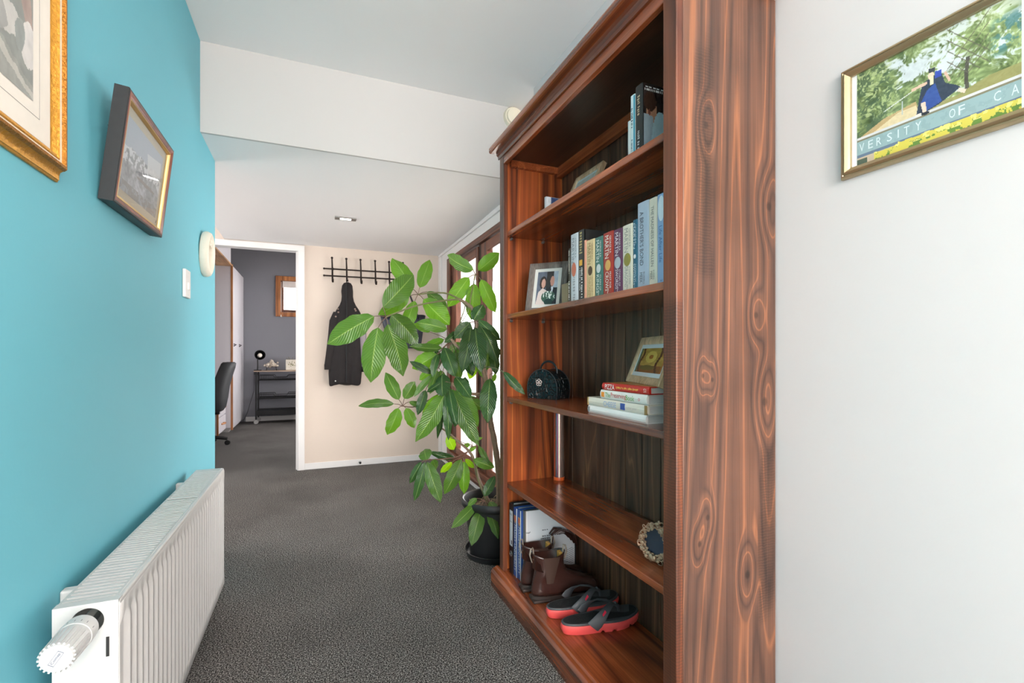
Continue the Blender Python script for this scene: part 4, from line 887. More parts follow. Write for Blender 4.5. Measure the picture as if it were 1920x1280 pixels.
# near cover: plate with a round hole
n = 32; ang = [2 * math.pi * i / n for i in range(n)]
def sq(a):
    c, s = math.cos(a), math.sin(a); hx, hz = (rx1 - .004 - rx0) / 2, (rz1 - rz0) / 2; cx_, cz_ = (rx1 - .004 + rx0) / 2, (rz0 + rz1) / 2
    # ray from the hole centre to the plate edge
    best = 9
    for lim, q in ((rx1 - .004 - vc.x, c), (rx0 - vc.x, c), (rz1 - vc.z, s), (rz0 - vc.z, s)):
        if abs(q) > 1e-6 and lim / q > 0: best = min(best, lim / q)
    return (vc.x + best * c, vc.z + best * s)
corner = sorted(set(ang + [math.atan2(z - vc.z, x - vc.x) % (2 * math.pi) for x in (rx0, rx1 - .004) for z in (rz0, rz1)]))
inn = [(vc.x + .026 * math.cos(a), vc.z + .026 * math.sin(a)) for a in corner]; outr = [sq(a) for a in corner]
g = G()
g.rings([[(x, ry0 + .02, z) for x, z in inn], [(x, ry0 + .002, z) for x, z in inn], [(x, ry0, z) for x, z in outr], [(x, ry0 + .02, z) for x, z in outr]], cap=(False, False)); finish(g, 'end_cover', M_enam, t, 0, smooth=True)
finish(G().box(-.3755, -.3705, ry0 - .0004, ry0 + .002, .462, .5), 'cover_slot', mat('slot_black', C(40, 40, 40), .8), t)
box('back_panel', rx0, rx0 + .008, ry0 + .01, ry1 - .004, rz0, rz1 - .02, M_enam, t)
box('convector', rx0 + .02, rx1 - .025, ry0 + .03, ry1 - .01, rz0 + .02, rz1 - .07, mat('convector_grey', C(150, 148, 146), .5), t)
# top grille: bars across, cut by two solid strips
for (a, b_) in ((ry0, ry0 + .022), (1.90, 1.915), (ry1 - .045, ry1)): box('grille_strip', rx0, rx1 - .012, a, b_, rz1 - .0035, rz1 - .0002, M_enam, t, .001)
for x in (rx0, rx1 - .017): box('grille_edge', x, x + .006, ry0, ry1, rz1 - .012, rz1 - .001, M_enam, t, .001)
sm = None; y = ry0 + .032
while y < ry1 - .05:
    if not (1.888 < y < 1.922):
        if sm is None:
            s0 = finish(G().box(rx0 + .004, rx1 - .015, -.0046, .0046, rz1 - .006, rz1 - .001), 'slat', M_enam, t); sm = s0.data; s0.location.y = y
        else:
            o = bpy.data.objects.new('slat', sm); COL.objects.link(o); o.parent = t; o.matrix_parent_inverse = Matrix.Translation(-t.location); o.location.y = y
    y += .0165
for y in (1.27, 2.16):
    box('wall_bracket', XL + .0005, rx0 + .006, y, y + .024, rz1 - .08, rz1 - .012, M_enam, t, .004)
# thermostatic valve
Mv = Matrix.Translation(vc) @ Matrix.Rotation(R90, 4, 'X')       # local z -> -y
vt = finish(G(Mv).lathe([(.012, -.03), (.012, .008), (.019, .01), (.02, .022), (.017, .024)], 28), 'valve_stem', mat('nickel', C(170, 168, 164), .25, .9), t, smooth=True)
M_pl = mat('white_plastic', C(198, 197, 196), .35, var=.01)
hd = finish(G(Mv).lathe([(.0195, .02), (.0265, .024), (.0275, .03), (.0282, .05), (.0276, .056)], 36), 'valve_collar', M_pl, t, smooth=True)
hb = finish(G(Mv).lathe([(.0262, .056), (.026, .062), (.0242, .1), (.0238, .112), (.0225, .118), (.001, .1185)], 36), 'valve_head', M_pl, t, smooth=True)
for k in range(22):
    a = 2 * math.pi * k / 22; M2 = Mv @ Matrix.Rotation(a, 4, 'Z')
    g = G(M2); g.rings([[(.0255, -.0019, .064), (.0255, .0019, .064), (.0275, .0016, .064), (.0275, -.0016, .064)], [(.0215, -.0019, .1165), (.0215, .0019, .1165), (.0262, .0015, .1165), (.0262, -.0015, .1165)]]); finish(g, 'grip_rib', M_pl, hb)
M_nv = mat('print_navy', C(52, 62, 104), .5)
cn = Mv @ Vector((0, 0, .1187)); q = basis(cn, Vector((.55, 0, .83)), Vector((-.83, 0, .55)))
text('brand_print', 'Comap', q, .02, .0052, M_nv, hb, .0003)
g = G(q); 
for a in ((-.0125, .0125, .0042, .0046), (-.0125, .0125, -.0046, -.0042), (-.0125, -.0121, -.0046, .0046), (.0121, .0125, -.0046, .0046)): g.box(a[0], a[1], a[2], a[3], 0, .0003)
finish(g, 'brand_border', M_nv, hb)
g = G(q); g.box(-.004, .012, .0115, .0125, -.0003, .0004); finish(g, 'pointer_line', mat('faint_grey', C(200, 200, 200), .5), hb)
for a in (.9, 1.25, 1.6, 2.0, .4):
    M2 = Mv @ Matrix.Rotation(a, 4, 'Z'); g = G(M2); g.box(.028, .0284, -.0006, .0006, .044, .05); finish(g, 'scale_mark', mat('mark_grey', C(120, 120, 124), .5), hd)
# pipes to floor at the far end
for x in (-.43, -.39): finish(G().tube([(x, ry1 + .02, 0), (x, ry1 + .02, .12), (x, ry1 - .02, .13)], .008, 8), 'pipe', M_enam, t, smooth=True)

# ================================================================ PICTURES AND FITTINGS ON THE TEAL WALL
M_gold = mat('antique_gold', C(196, 140, 54), .4, .7, var=.25, scale=60, bump=.4, bscale=150)
M_goldc = mat('carved_gold', C(170, 112, 40), .42, .65, var=.5, scale=140, bump=1.0, bscale=220)
gy1_, gy0_, gz0, gz1 = 1.252, .52, 1.402, 2.2
gw, gh = gy1_ - gy0_, gz1 - gz0
M = basis((XL + .001, (gy0_ + gy1_) / 2, (gz0 + gz1) / 2), (0, 1, 0), (0, 0, 1))
t = thing('framed_print', (XL, gy0_ + gw / 2, gz0), 'large print in an ornate carved gold frame on the teal wall', 'picture')
moulding(M, gw, gh, [(0, 0), (0, .004), (.003, .006), (.0035, .008), (.009, .0095), (.015, .014), (.018, .02), (.019, .021), (.021, .02), (.021, 0)], t, M_gold)
moulding(M, gw - .036, gh - .036, [(.0, .018), (.0, .022), (.003, .0275), (.008, .028), (.011, .024), (.011, .018)], t, M_goldc, 'carved_edge')
moulding(M, gw - .056, gh - .056, [(0, .022), (.006, .021), (.006, .018), (0, .018)], t, mat('cream_slip', C(230, 218, 196), .5), 'cream_slip')
moulding(M, gw - .068, gh - .068, [(0, .02), (.003, .022), (.006, .018), (.009, .019), (.013, .014), (.016, .012), (.016, 0), (0, 0)], t, M_gold, 'inner_frame')
iw, ih = gw - .1, gh - .1
finish(G(M).box(-iw / 2, iw / 2, -ih / 2, ih / 2, .006, .012), 'mat_board', mat('ivory_mat', C(232, 226, 216), .8), t)
mwid = .062
g = G(M); a, b_ = iw / 2 - mwid * .62, ih / 2 - mwid * .62
for q in ((-a, a, b_ - .001, b_), (-a, a, -b_, -b_ + .001), (-a, -a + .001, -b_, b_), (a - .001, a, -b_, b_)): g.box(q[0], q[1], q[2], q[3], .012, .0123)
finish(g, 'mat_line', mat('mat_line_grey', C(150, 146, 140), .7), t)
def oldprint(U, V):
    n0 = vnoise(U, V, 8, 8, 51); n1 = vnoise(U, V, 40, 30, 52); P = (U - .78) / .22 + (n0 - .5) * .12; Q = (V - .5) / .5 + (n1 - .5) * .04
    im = np.zeros(U.shape + (3,)); im[:] = (110, 116, 110); im += (n0[..., None] - .5) * 50
    put(im, inpoly(P, Q, [(-2, -.2), (.1, -.2), (.3, .1), (.32, .44), (.1, .5), (-2, .4)]) * .9, (150, 74, 70)); put(im, inpoly(P, Q, [(.35, -.2), (.7, -.2), (.95, .45), (1, .66), (.8, .6), (.5, .3)]) * .85, (146, 112, 100))
    put(im, ell(P, Q, .86, .68, .22, .14), (206, 202, 198)); put(im, ell(P, Q, .3, .62, .34, .1), (186, 184, 178)); put(im, ell(P, Q, .62, .66, .14, .1), (118, 126, 122)); put(im, inpoly(P, Q, [(-2, .62), (.2, .78), (1.2, .96), (1.2, 1.2), (-2, 1.2)]), (122, 124, 116)); put(im, inpoly(P, Q, [(-2, .72), (.1, .8), (1.2, 1.0), (1.2, 1.04), (.1, .86), (-2, .78)]), (168, 166, 156))
    put(im, inpoly(P, Q, [(-.2, .4), (.1, .5), (.3, .68), (.1, .74), (-.6, .6)]), (134, 134, 130))
    return im * .78 + 50 + (n1[..., None] - .5) * 26
sheet('print', M, iw - 2 * mwid, ih - 2 * mwid, 330, 300, oldprint, MATS['framed_print'], t, .0126)
# leaning dark framed landscape
BL = onX(213.3, 379, -.456); BR = onX(303.8, 444, -.456); BR.z = BL.z = (BL.z + BR.z) / 2
TL = ray_plane(244.3, 163.4, BL, BR - BL)
r_ = BR - BL; u_ = TL - BL; w_, h_ = r_.length, u_.length
M = basis(BL + r_ / 2 + u_ / 2, r_, u_)
t = thing('framed_picture', BL + r_ / 2, 'dark framed snowy landscape tilting out from the teal wall', 'picture')
M_blackf = mat('black_frame_paint', C(40, 40, 42), .45, var=.15, scale=60); M_cher = wood('cherry_frame', 'Z', C(92, 38, 22), C(130, 56, 32), C(160, 80, 48), .3, .3, bands=4)
dpt = .032
moulding(M, w_, h_, [(0, -dpt), (0, -.002), (.002, 0), (.006, 0), (.006, -dpt)], t, M_blackf, 'outer_rail')
moulding(M, w_ - .012, h_ - .012, [(0, -.012), (0, .0005), (.004, .001), (.012, -.004), (.012, -.012)], t, M_cher, 'frame')
moulding(M, w_ - .036, h_ - .036, [(0, -.012), (0, -.003), (.004, -.002), (.007, -.007), (.007, -.012)], t, mat('gilt_slip', C(196, 166, 112), .35, .6), 'gilt_slip')
iw, ih = w_ - .048, h_ - .048
finish(G(M).box(-iw / 2 - .003, iw / 2 + .003, -ih / 2 - .003, ih / 2 + .003, -.016, -.012), 'mat_board', mat('stone_mat', C(186, 178, 160), .8), t)
finish(G(M).box(-w_ / 2 + .004, w_ / 2 - .004, -h_ / 2 + .004, h_ / 2 - .004, -.03, -.026), 'backing', M_col(96, 72, 48), t)
def snow(U, V):
    im = np.zeros(U.shape + (3,)); n1 = vnoise(U, V, 7, 6, 61); n2 = vnoise(U, V, 26, 20, 62)
    im[:] = (150, 158, 166); im += (n1[..., None] - .5) * 90 + (n2[..., None] - .5) * 90
    ridge = .28 + .2 * vnoise(U, V * 0, 5, 1, 63); sky = (V < ridge); put(im, sky * 1., (162, 176, 192)); put(im, (V > ridge) * (V < ridge + .2) * (n2 > .5), (206, 212, 218))
    put(im, inpoly(U, V, [(.55, .2), (.95, .12), (.98, .42), (.62, .46)]) * .75, (214, 218, 220)); put(im, (V > .85) * (n2 > .45) * .7, (108, 104, 98)); put(im, ell(U, V, .62, .66, .26, .028), (118, 112, 106))
    return im
sheet('picture', M, iw - .05, ih - .05, 140, 120, snow, MATS['framed_print'], t, -.0118)
g = G(M); g.tube([(iw / 2 - .018, -ih / 2 + .012, -.0115), (iw / 2 - .012, -ih / 2 + .02, -.0115), (iw / 2 - .016, -ih / 2 + .02, -.0115)], .0006, 4); finish(g, 'signature', M_col(60, 60, 60), t)
finish(G(M).box(-w_ / 2 + .007, w_ / 2 - .007, -h_ / 2 + .007, h_ / 2 - .007, -.0092, -.0086), 'glazing', glass_mat('picture_glass'), t)
kn = onX(213, 236, XL + .012)
g = G(Matrix.Translation((XL, kn.y, kn.z)) @ Matrix.Rotation(R90, 4, 'Y')); g.lathe([(.002, 0), (.002, .014), (.005, .015), (.005, .018), (.001, .019)], 10); finish(g, 'wall_pin', MATS['chrome'], t, smooth=True)
g = G(); tp = M @ Vector((-w_ / 2 + .004, h_ * .12, -dpt)); g.tube([(XL + .01, kn.y, kn.z), tuple((Vector((XL + .01, kn.y, kn.z)) + tp) / 2 + Vector((0, 0, -.01))), tuple(tp)], .0012, 5); finish(g, 'hanging_wire', MATS['chrome'], t)
# light switch
M_sw = mat('switch_plastic', C(226, 224, 222), .35)
t = thing('light_switch', (XL, 2.31, 1.335), 'white rectangular light switch on the teal wall', 'light switch')
sy0, sy1, sz0_, sz1_ = 2.262, 2.345, 1.283, 1.397
box('plate', XL + .0002, XL + .012, sy0, sy1, sz0_, sz1_, M_sw, t, .003)
box('rocker', XL + .011, XL + .018, (sy0 + sy1) / 2 - .012, (sy0 + sy1) / 2 + .012, 1.315, 1.345, M_sw, t, .002)
for z in (sz0_ + .012, sz1_ - .012): finish(G(Matrix.Translation((XL + .0121, (sy0 + sy1) / 2, z)) @ Matrix.Rotation(R90, 4, 'Y')).lathe([(.003, 0), (.003, .0008)], 10), 'screw', M_sw, t)
# oval cream plaque
pc = Vector((XL + .002, 2.64, 1.528))
t = thing('oval_plaque', pc, 'cream oval relief plaque hung on the teal wall near the light switch', 'plaque')
M_pq = mat('cream_ceramic', C(226, 218, 202), .45, var=.04, scale=40, bump=.3, bscale=60)
def ov(R, z, n=36): return [(R * .088 * math.cos(a) * (1 - .14 * (math.sin(a) < 0) * abs(math.sin(a)) ** 2), R * .107 * math.sin(a), z) for a in np.linspace(0, 2 * math.pi, n, endpoint=False)]
Mq = basis(pc, (0, 1, 0), (.03, 0, 1))
finish(G(Mq).rings([ov(.96, 0), ov(1, .008), ov(1, .02), ov(.94, .032), ov(.86, .036), ov(.78, .03), ov(.7, .022), ov(.66, .012)], cap=(True, True)), 'rim', M_pq, t, smooth=True)
finish(G(Mq).rings([ov(.64, .012), ov(.6, .015), ov(.3, .018)], cap=(False, True)), 'inner_panel', mat('cream_inner', C(214, 204, 190), .5), t, smooth=True)
g = G(Mq)
for k in range(5): g.ball((.02 * math.cos(k * 1.256), .052 + .012 * math.sin(k * 1.256), .03), .009, 8, (1, 1, .6))
finish(g, 'relief_flower', M_pq, t, smooth=True)
# ================================================================ GRADUATION PHOTO ON THE WHITE WALL
Y1, Y0, z0, z1 = .704, .362, 1.443, 1.686
M = basis((XR - .0005, (Y0 + Y1) / 2, (z0 + z1) / 2), (0, -1, 0), (0, 0, 1)); w_, h_ = Y1 - Y0, z1 - z0
t = thing('framed_photo', (XR, (Y0 + Y1) / 2, z0), 'champagne framed graduation photo on the white wall beside the bookcase', 'picture')
M_ch = mat('champagne_metal', C(176, 158, 126), .3, .75, var=.1, scale=40)
moulding(M, w_, h_, [(0, 0), (0, .008), (.003, .012), (.006, .0125), (.0075, .0105), (.012, .016), (.016, .013), (.019, .009), (.021, .008), (.021, 0)], t, M_ch)
iw, ih = w_ - .042, h_ - .042
finish(G(M).box(-iw / 2, iw / 2, -ih / 2, ih / 2, .001, .003), 'mat_board', mat('white_mat', C(236, 236, 236), .6), t)
Yl, Yr = YatX(1607, XR - .004), YatX(1915.5, XR - .004)
pw, ph = Yl - Yr, ih - .0005
Mp = basis((XR - .0005, (Yl + Yr) / 2, (z0 + z1) / 2), (0, -1, 0), (0, 0, 1))
def sstep(x, a, b): x = np.clip((x - a) / (b - a), 0, 1); return x * x * (3 - 2 * x)
def grad(U, V):
    im = np.zeros(U.shape + (3,)); n1 = vnoise(U, V, 9, 7, 71); n2 = vnoise(U, V, 34, 24, 72); n3 = vnoise(U, V, 5, 4, 73, 2); n4 = vnoise(U * 1.0 + .15 * n1, V, 60, 42, 75, 2)
    im[:] = (132, 152, 92); im += ((n1 - .5) * 120)[..., None] * (1, 1, .8) + ((n4 - .5) * 110)[..., None] * (1, 1, .75)
    put(im, sstep(.5 - U, -.05, .35) * sstep(n2 * .6 + n4 * .4, .4, .55) * .85, (56, 80, 52)); put(im, sstep(.42 - U, 0, .15) * sstep(n4, .55, .7) * sstep(.62 - V, 0, .15) * .8, (182, 196, 132)); put(im, sstep(n3 + .35 * n4 - .5 * np.abs(U - .75) - .35 * np.abs(V - .22), .5, .62) * .9, (212, 222, 232)); put(im, sstep(.16 - V, 0, .1) * sstep(U, .42, .5) * .7 * sstep(n4, .35, .6), (206, 216, 206))
    put(im, sstep(U, .82, .9) * sstep(n2, .42, .55) * sstep(.48 - np.abs(V - .3) * 2.4, 0, .2) * .85, (70, 122, 122))
    trunk = (np.abs(U - .73 - .01 * np.sin(V * 9)) < .011) * (V > .35) * (V < .66); put(im, trunk * 1., (70, 66, 56))
    for s in (-1, 1):
        for k in range(4): put(im, (np.abs((V - .5 + .1 * k) + s * (U - .73) * 1.6) < .006) * (np.abs(U - .73) < .12) * (V < .5) * .8, (92, 88, 72))
    put(im, (U > .3) * (V > .66) * (V < .72) * 1., (160, 152, 96)); put(im, inpoly(U, V, [(0, .715), (.2, .6), (.42, .56), (.45, .72)]), (188, 160, 110)); put(im, inpoly(U, V, [(.1, .715), (.3, .6), (.42, .6), (.45, .72)]), (222, 204, 160)); put(im, (U > .55) * (V > .6) * (V < .71) * (V > .72 - (U - .5) * .35), (150, 146, 86))
    put(im, (V > .70) * (V < .725) * 1., (214, 214, 216)); put(im, (V > .725) * (V < .745) * 1., (122, 118, 92)); put(im, (V > .745) * (V < .885) * 1., (146, 176, 180)); put(im, (V > .745) * (V < .885) * (n2 > .6) * .3, (120, 150, 158)); put(im, (V > .885) * (V < .92) * 1., (92, 112, 136))
    fl = (V > .935 - .03 * n2 - .02 * (U > .3)) * (U > .13); put(im, (V > .92) * 1., (196, 176, 150)); put(im, fl * 1., (214, 200, 74)); put(im, fl * (n2 > .52) * (V > .93), (92, 130, 48)); put(im, fl * (n2 > .58) * (V < .95), (240, 226, 120)); put(im, (U < .08) * (V > .94) * 1., (70, 84, 66))
    # figure in a dark gown
    put(im, inpoly(U, V, [(.46, .42), (.52, .38), (.58, .4), (.6, .5), (.66, .56), (.69, .6), (.56, .68), (.5, .7), (.42, .72), (.44, .56)]), (40, 50, 70)); put(im, inpoly(U, V, [(.49, .5), (.54, .46), (.58, .66), (.47, .7), (.45, .6)]), (44, 72, 150)); put(im, inpoly(U, V, [(.54, .35), (.58, .36), (.58, .42), (.54, .42)]), (44, 66, 170))
    put(im, ell(U, V, .515, .37, .018, .04), (232, 200, 176)); put(im, inpoly(U, V, [(.505, .38), (.53, .38), (.53, .46), (.51, .46)]), (226, 214, 180)); put(im, inpoly(U, V, [(.5, .3), (.54, .31), (.54, .35), (.5, .34)]), (40, 46, 52))
    put(im, inpoly(U, V, [(.39, .42), (.49, .41), (.49, .44), (.39, .45)]), (226, 190, 166)); put(im, inpoly(U, V, [(.59, .4), (.62, .5), (.635, .5), (.605, .39)]), (214, 176, 156)); put(im, inpoly(U, V, [(.45, .6), (.48, .6), (.49, .71), (.465, .71)]), (232, 204, 184)); put(im, inpoly(U, V, [(.68, .6), (.72, .64), (.71, .67), (.67, .63)]), (236, 212, 196)); put(im, ell(U, V, .48, .715, .025, .015), (30, 34, 44)); put(im, ell(U, V, .435, .705, .02, .014), (236, 224, 214))
    put(im, (np.abs(V - (.45 + (.39 - U) * .42)) < .005) * (U > .2) * (U < .39), (210, 214, 214)); put(im, (np.abs(U - .33) < .004) * (V > .5) * (V < .64), (180, 190, 186))
    return im * .9 + 22 + (n4[..., None] - .5) * 18 * (V < .7)[..., None]
sheet('photo', Mp, pw, ph, 230, 160, grad, print_mat('photo_print', .3, .3), t, .0034)
M_let = mat('letter_pale', C(214, 228, 230), .5)
for ch, zx in zip('VERSITYOFCA', (205, 265, 322, 395, 455, 512, 592, 825, 890, 1135, 1258)):
    yl = YatX(1560 + zx / 3.658, XR - .004); c = Vector((XR - .0005, yl, z1 - .021 - ph * (.815 if ch != 'x' else 0)))
    text('letter', ch, basis(c, (0, -1, 0), (0, 0, 1)), .0022 if ch == 'I' else .0095, .017, M_let, t, .0037)

# ================================================================ COAT RACK, JACKET, BAG
M_iron = mat('wrought_iron', C(44, 34, 30), .45, .5, var=.1)
yr = YF - .03
t = thing('coat_rack', (.44, YF, 1.8), 'black wrought iron coat rack with two rails on the cream wall', 'coat rack')
for z in (1.846, 1.782):
    finish(G().tube([(.08, yr, z), (.86, yr, z + .004)], .0065, 8), 'rail', M_iron, t, smooth=True)
    for x in (.08, .86): finish(G().ball((x, yr, z + (.004 if x > .5 else 0)), .0095, 10), 'finial', M_iron, t, smooth=True)
for x in (.16, .78): finish(G().tube([(x, yr, 1.849), (x, YF - .001, 1.85)], .008, 8), 'wall_fixing', M_iron, t, smooth=True)
hooks = [.151, .277, .404, .537, .668, .8]
for x in hooks:
    hk = finish(G().tube([(x - .003, yr - .006, 1.94), (x, yr - .008, 1.86), (x + .001, yr - .009, 1.77), (x + .002, yr - .02, 1.735), (x + .003, yr - .045, 1.722), (x + .003, yr - .062, 1.745)], [.006, .0075, .008, .009, .009, .008], 8), 'hook', M_iron, t, smooth=True)
    finish(G().ball((x - .003, yr - .006, 1.948), .011, 10), 'hook_knob', M_iron, hk, smooth=True)
M_jk = mat('black_jacket_cloth', C(34, 30, 31), .75, var=.2, scale=25, bump=.5, bscale=40, spec=.3)
t = thing('jacket', (.27, YF - .07, .78), 'black hooded jacket hanging from the coat rack', 'jacket')
lv = [(1.722, .281, .012, .02), (1.715, .281, .032, .035), (1.69, .28, .046, .045), (1.64, .279, .052, .048), (1.59, .281, .05, .046), (1.55, .283, .056, .046), (1.51, .285, .072, .045), (1.47, .286, .098, .045), (1.44, .286, .113, .046), (1.40, .286, .119, .05), (1.3, .282, .128, .055), (1.15, .275, .138, .058), (1.0, .268, .145, .06), (.88, .264, .145, .062), (.79, .262, .14, .06), (.775, .262, .137, .056)]
def ring_j(z, xc, hw, hd, n=56):
    out = []; k = min(1, max(0, (1.5 - z) / .6))
    for i in range(n):
        a = 2 * math.pi * i / n; f = 1 + k * .10 * math.sin(a * 7 + z * 3) + k * .05 * math.sin(a * 13 + 1 - z * 5)
        yy_ = -math.sin(a) * hd * f
        out.append((xc + hw * math.cos(a) * (1 + .02 * k * math.sin(a * 5)), YF - .072 - yy_ if -yy_ < 0 else YF - .072 + min(.068, -yy_), z + (.012 * k * math.sin(a * 3 + .5) if z < .9 else 0)))
    return out
finish(G().rings([ring_j(*l) for l in lv]), 'body', M_jk, t, smooth='all')
finish(G().tube([(.281, yr - .055, 1.73), (.281, yr - .06, 1.715)], .004, 6), 'hanging_loop', mat('loop_white', C(200, 196, 190), .7), t)
hd_ = [[(.281 + (.05 - .012 * (k / 5)) * math.cos(a) * (1 - .2 * (k / 5)), YF - .12 - .012 * math.sin(a / 2) , 1.705 - k * .03 + .01 * math.sin(a)) for a in np.linspace(math.pi, 0, 9)] for k in range(6)]
finish(G().tube([(.27, YF - .121, 1.71), (.268, YF - .126, 1.6), (.272, YF - .125, 1.5), (.27, YF - .13, 1.2), (.268, YF - .137, .8)], .005, 6), 'zip_placket', mat('zip_black', C(18, 18, 19), .4), t, smooth=True)
for s, path, r_, nm, m in ((-1, [(.185, 4.665, 1.44), (.165, 4.66, 1.36), (.15, 4.655, 1.2), (.13, 4.66, 1.05), (.115, 4.665, .96)], [.03, .045, .043, .04, .036], 'sleeve', M_jk), (1, [(.38, 4.665, 1.42), (.405, 4.66, 1.33), (.415, 4.66, 1.15), (.425, 4.66, 1.0), (.432, 4.665, .935)], [.03, .043, .042, .036, .034], 'sleeve', mat('grey_lining', C(150, 140, 146), .8, var=.06))):
    sl = finish(G().tube(path, r_, 14, flat=.8), nm, m, t, smooth=True)
    e = Vector(path[-1]); finish(G().tube([e + Vector((0, 0, .004)), e - Vector((0, 0, .045))], [r_[-1] * 1.05, r_[-1] * 1.02], 14, flat=.8), 'cuff', M_jk, sl, smooth=True)
M_snap = mat('snap_metal', C(150, 130, 120), .3, .9)
for x, z in ((.196, 1.47), (.2, 1.44), (.178, 1.4), (.352, 1.46), (.345, 1.475)):
    finish(G(Matrix.Translation((x, YF - .108, z)) @ Matrix.Rotation(R90, 4, 'X')).lathe([(.008, -.006), (.008, .004), (.004, .007)], 12), 'snap', M_snap, t, smooth=True)
finish(G(Matrix.Translation((.175, YF - .128, .812)) @ Matrix.Rotation(R90, 4, 'X')).lathe([(.006, -.006), (.006, .003), (.003, .005)], 12), 'snap', mat('white_snap', C(226, 224, 222), .4), t, smooth=True)
M_bag = mat('navy_satin', C(48, 52, 66), .35, var=.15, scale=12, bump=.3, bscale=14)
t = thing('tote_bag', (.8, YF - .07, 1.11), 'dark navy tote bag hanging from the coat rack behind the plant', 'bag')
rows = []
for z, a, b_, hd in ((1.112, .68, .962, .035), (1.13, .665, .968, .05), (1.25, .63, .985, .055), (1.38, .59, 1.005, .045), (1.432, .575, 1.014, .03), (1.425, .585, 1.004, .024), (1.36, .6, .99, .03)):
    rows.append([((a + b_) / 2 + (b_ - a) / 2 * math.copysign(abs(math.cos(q)) ** .7, math.cos(q)), YF - .066 + hd * math.sin(q) * (1 + .12 * math.sin(q * 9 + z * 8)), z - .012 * math.sin(q * 2) * (z > 1.4)) for q in np.linspace(0, 2 * math.pi, 40, endpoint=False)])
finish(G().rings(rows), 'body', M_bag, t, smooth='all')
M_strap = mat('black_strap', C(22, 22, 25), .5)
for y in (-.1, -.04):
    finish(G().tube([(.60, YF + y, 1.4), (.615, YF + y, 1.5), (.68, YF - .075, 1.64), (.775, YF - .076, 1.742), (.803, YF - .074, 1.748), (.835, YF - .075, 1.70), (.9, YF + y, 1.53), (.94, YF + y, 1.4)], .011, 8, flat=.35, nrm=(0, 0, 1)), 'handle', M_strap, t, smooth=True)
# ================================================================ UMBRELLA PLANT
LM = {'d': leaf_mat('leaf_mature', C(42, 76, 34), C(124, 148, 84), .1, .26), 'm': leaf_mat('leaf_middle', C(72, 110, 40), C(138, 164, 88), .2, .32), 'b': leaf_mat('leaf_young_backlit', C(86, 132, 42), C(128, 162, 84), .34, .34), 'y': leaf_mat('leaf_tender_backlit', C(116, 164, 32), C(164, 196, 84), .42, .38)}  # brighter kinds mix young leaf colour with backlight put into the colour
PC = Vector((.885, 2.36, 0)); random.seed(11)
plant = thing('potted_plant', PC, 'tall umbrella plant with drooping glossy leaves in a black plastic pot', 'plant')
M_pot = mat('black_plastic', C(30, 31, 33), .45, var=.1, scale=20)
MP = Matrix.Translation(PC)
pot = finish(G(MP).lathe([(.0, .008), (.128, .008), (.134, .02), (.158, .255), (.17, .258), (.179, .27), (.179, .292), (.172, .301), (.166, .297), (.16, .27), (.155, .245)], 48, cap=(False, False)), 'pot', M_pot, plant, smooth=True)
finish(G(MP).lathe([(.0, .0), (.15, .0), (.158, .03), (.161, .032), (.158, .034), (.149, .012), (0, .008)], 48, cap=(False, False)), 'saucer', M_pot, pot, smooth=True)
finish(G(MP).lathe([(.157, .245), (.09, .252), (.001, .256)], 32, cap=(False, True)), 'soil', mat('potting_mix', C(84, 70, 58), .95, var=.5, scale=60, bump=1, bscale=80), pot, smooth=True)
g = G()
for k in range(60):
    a, r = random.random() * 6.28, .14 * math.sqrt(random.random()); p = PC + Vector((r * math.cos(a), r * math.sin(a), .257)); d_ = Vector((random.uniform(-.03, .03), random.uniform(-.03, .03), random.uniform(0, .014)))
    g.tube([p, p + d_], .0016, 4)
mu = finish(g, 'mulch', mat('dry_straw', C(176, 156, 118), .9, var=.25, scale=40), pot); mu['kind'] = 'stuff'
M_stem = mat('woody_stem', C(132, 112, 92), .75, var=.25, scale=30, stretch=(1, 1, 4), bump=.5, bscale=60); M_gst = mat('green_stem', C(110, 110, 72), .55, var=.2, scale=30); M_pet = mat('petiole_skin', C(112, 84, 70), .5, var=.2, scale=60)
def stem(pts, r0, r1, m=None, nm='stem'):
    P = [onD(*p) for p in pts]; n = len(P); Q = []
    for i in range((n - 1) * 4 + 1):
        s = i / 4; k = min(int(s), n - 2); f = s - k; p0, p1, p2, p3 = P[max(k - 1, 0)], P[k], P[k + 1], P[min(k + 2, n - 1)]
        Q.append(.5 * ((2 * p1) + (p2 - p0) * f + (2 * p0 - 5 * p1 + 4 * p2 - p3) * f * f + (3 * p1 - p0 - 3 * p2 + p3) * f ** 3))
    R = [r0 + (r1 - r0) * i / (len(Q) - 1) for i in range(len(Q))]
    if r0 > .007: R = [r * (1 + .12 * (i % 3 == 0)) for i, r in enumerate(R)]
    return finish(G().tube(Q, R, 8), nm, m or M_stem, plant, smooth=True)
base = PC + Vector((.02, 0, .25))
def pix(p): v = p - EYE; D = v.dot(FW); return (960 + F * v.dot(RT) / D, HY - F * v.z / D, D)
b0 = pix(base)
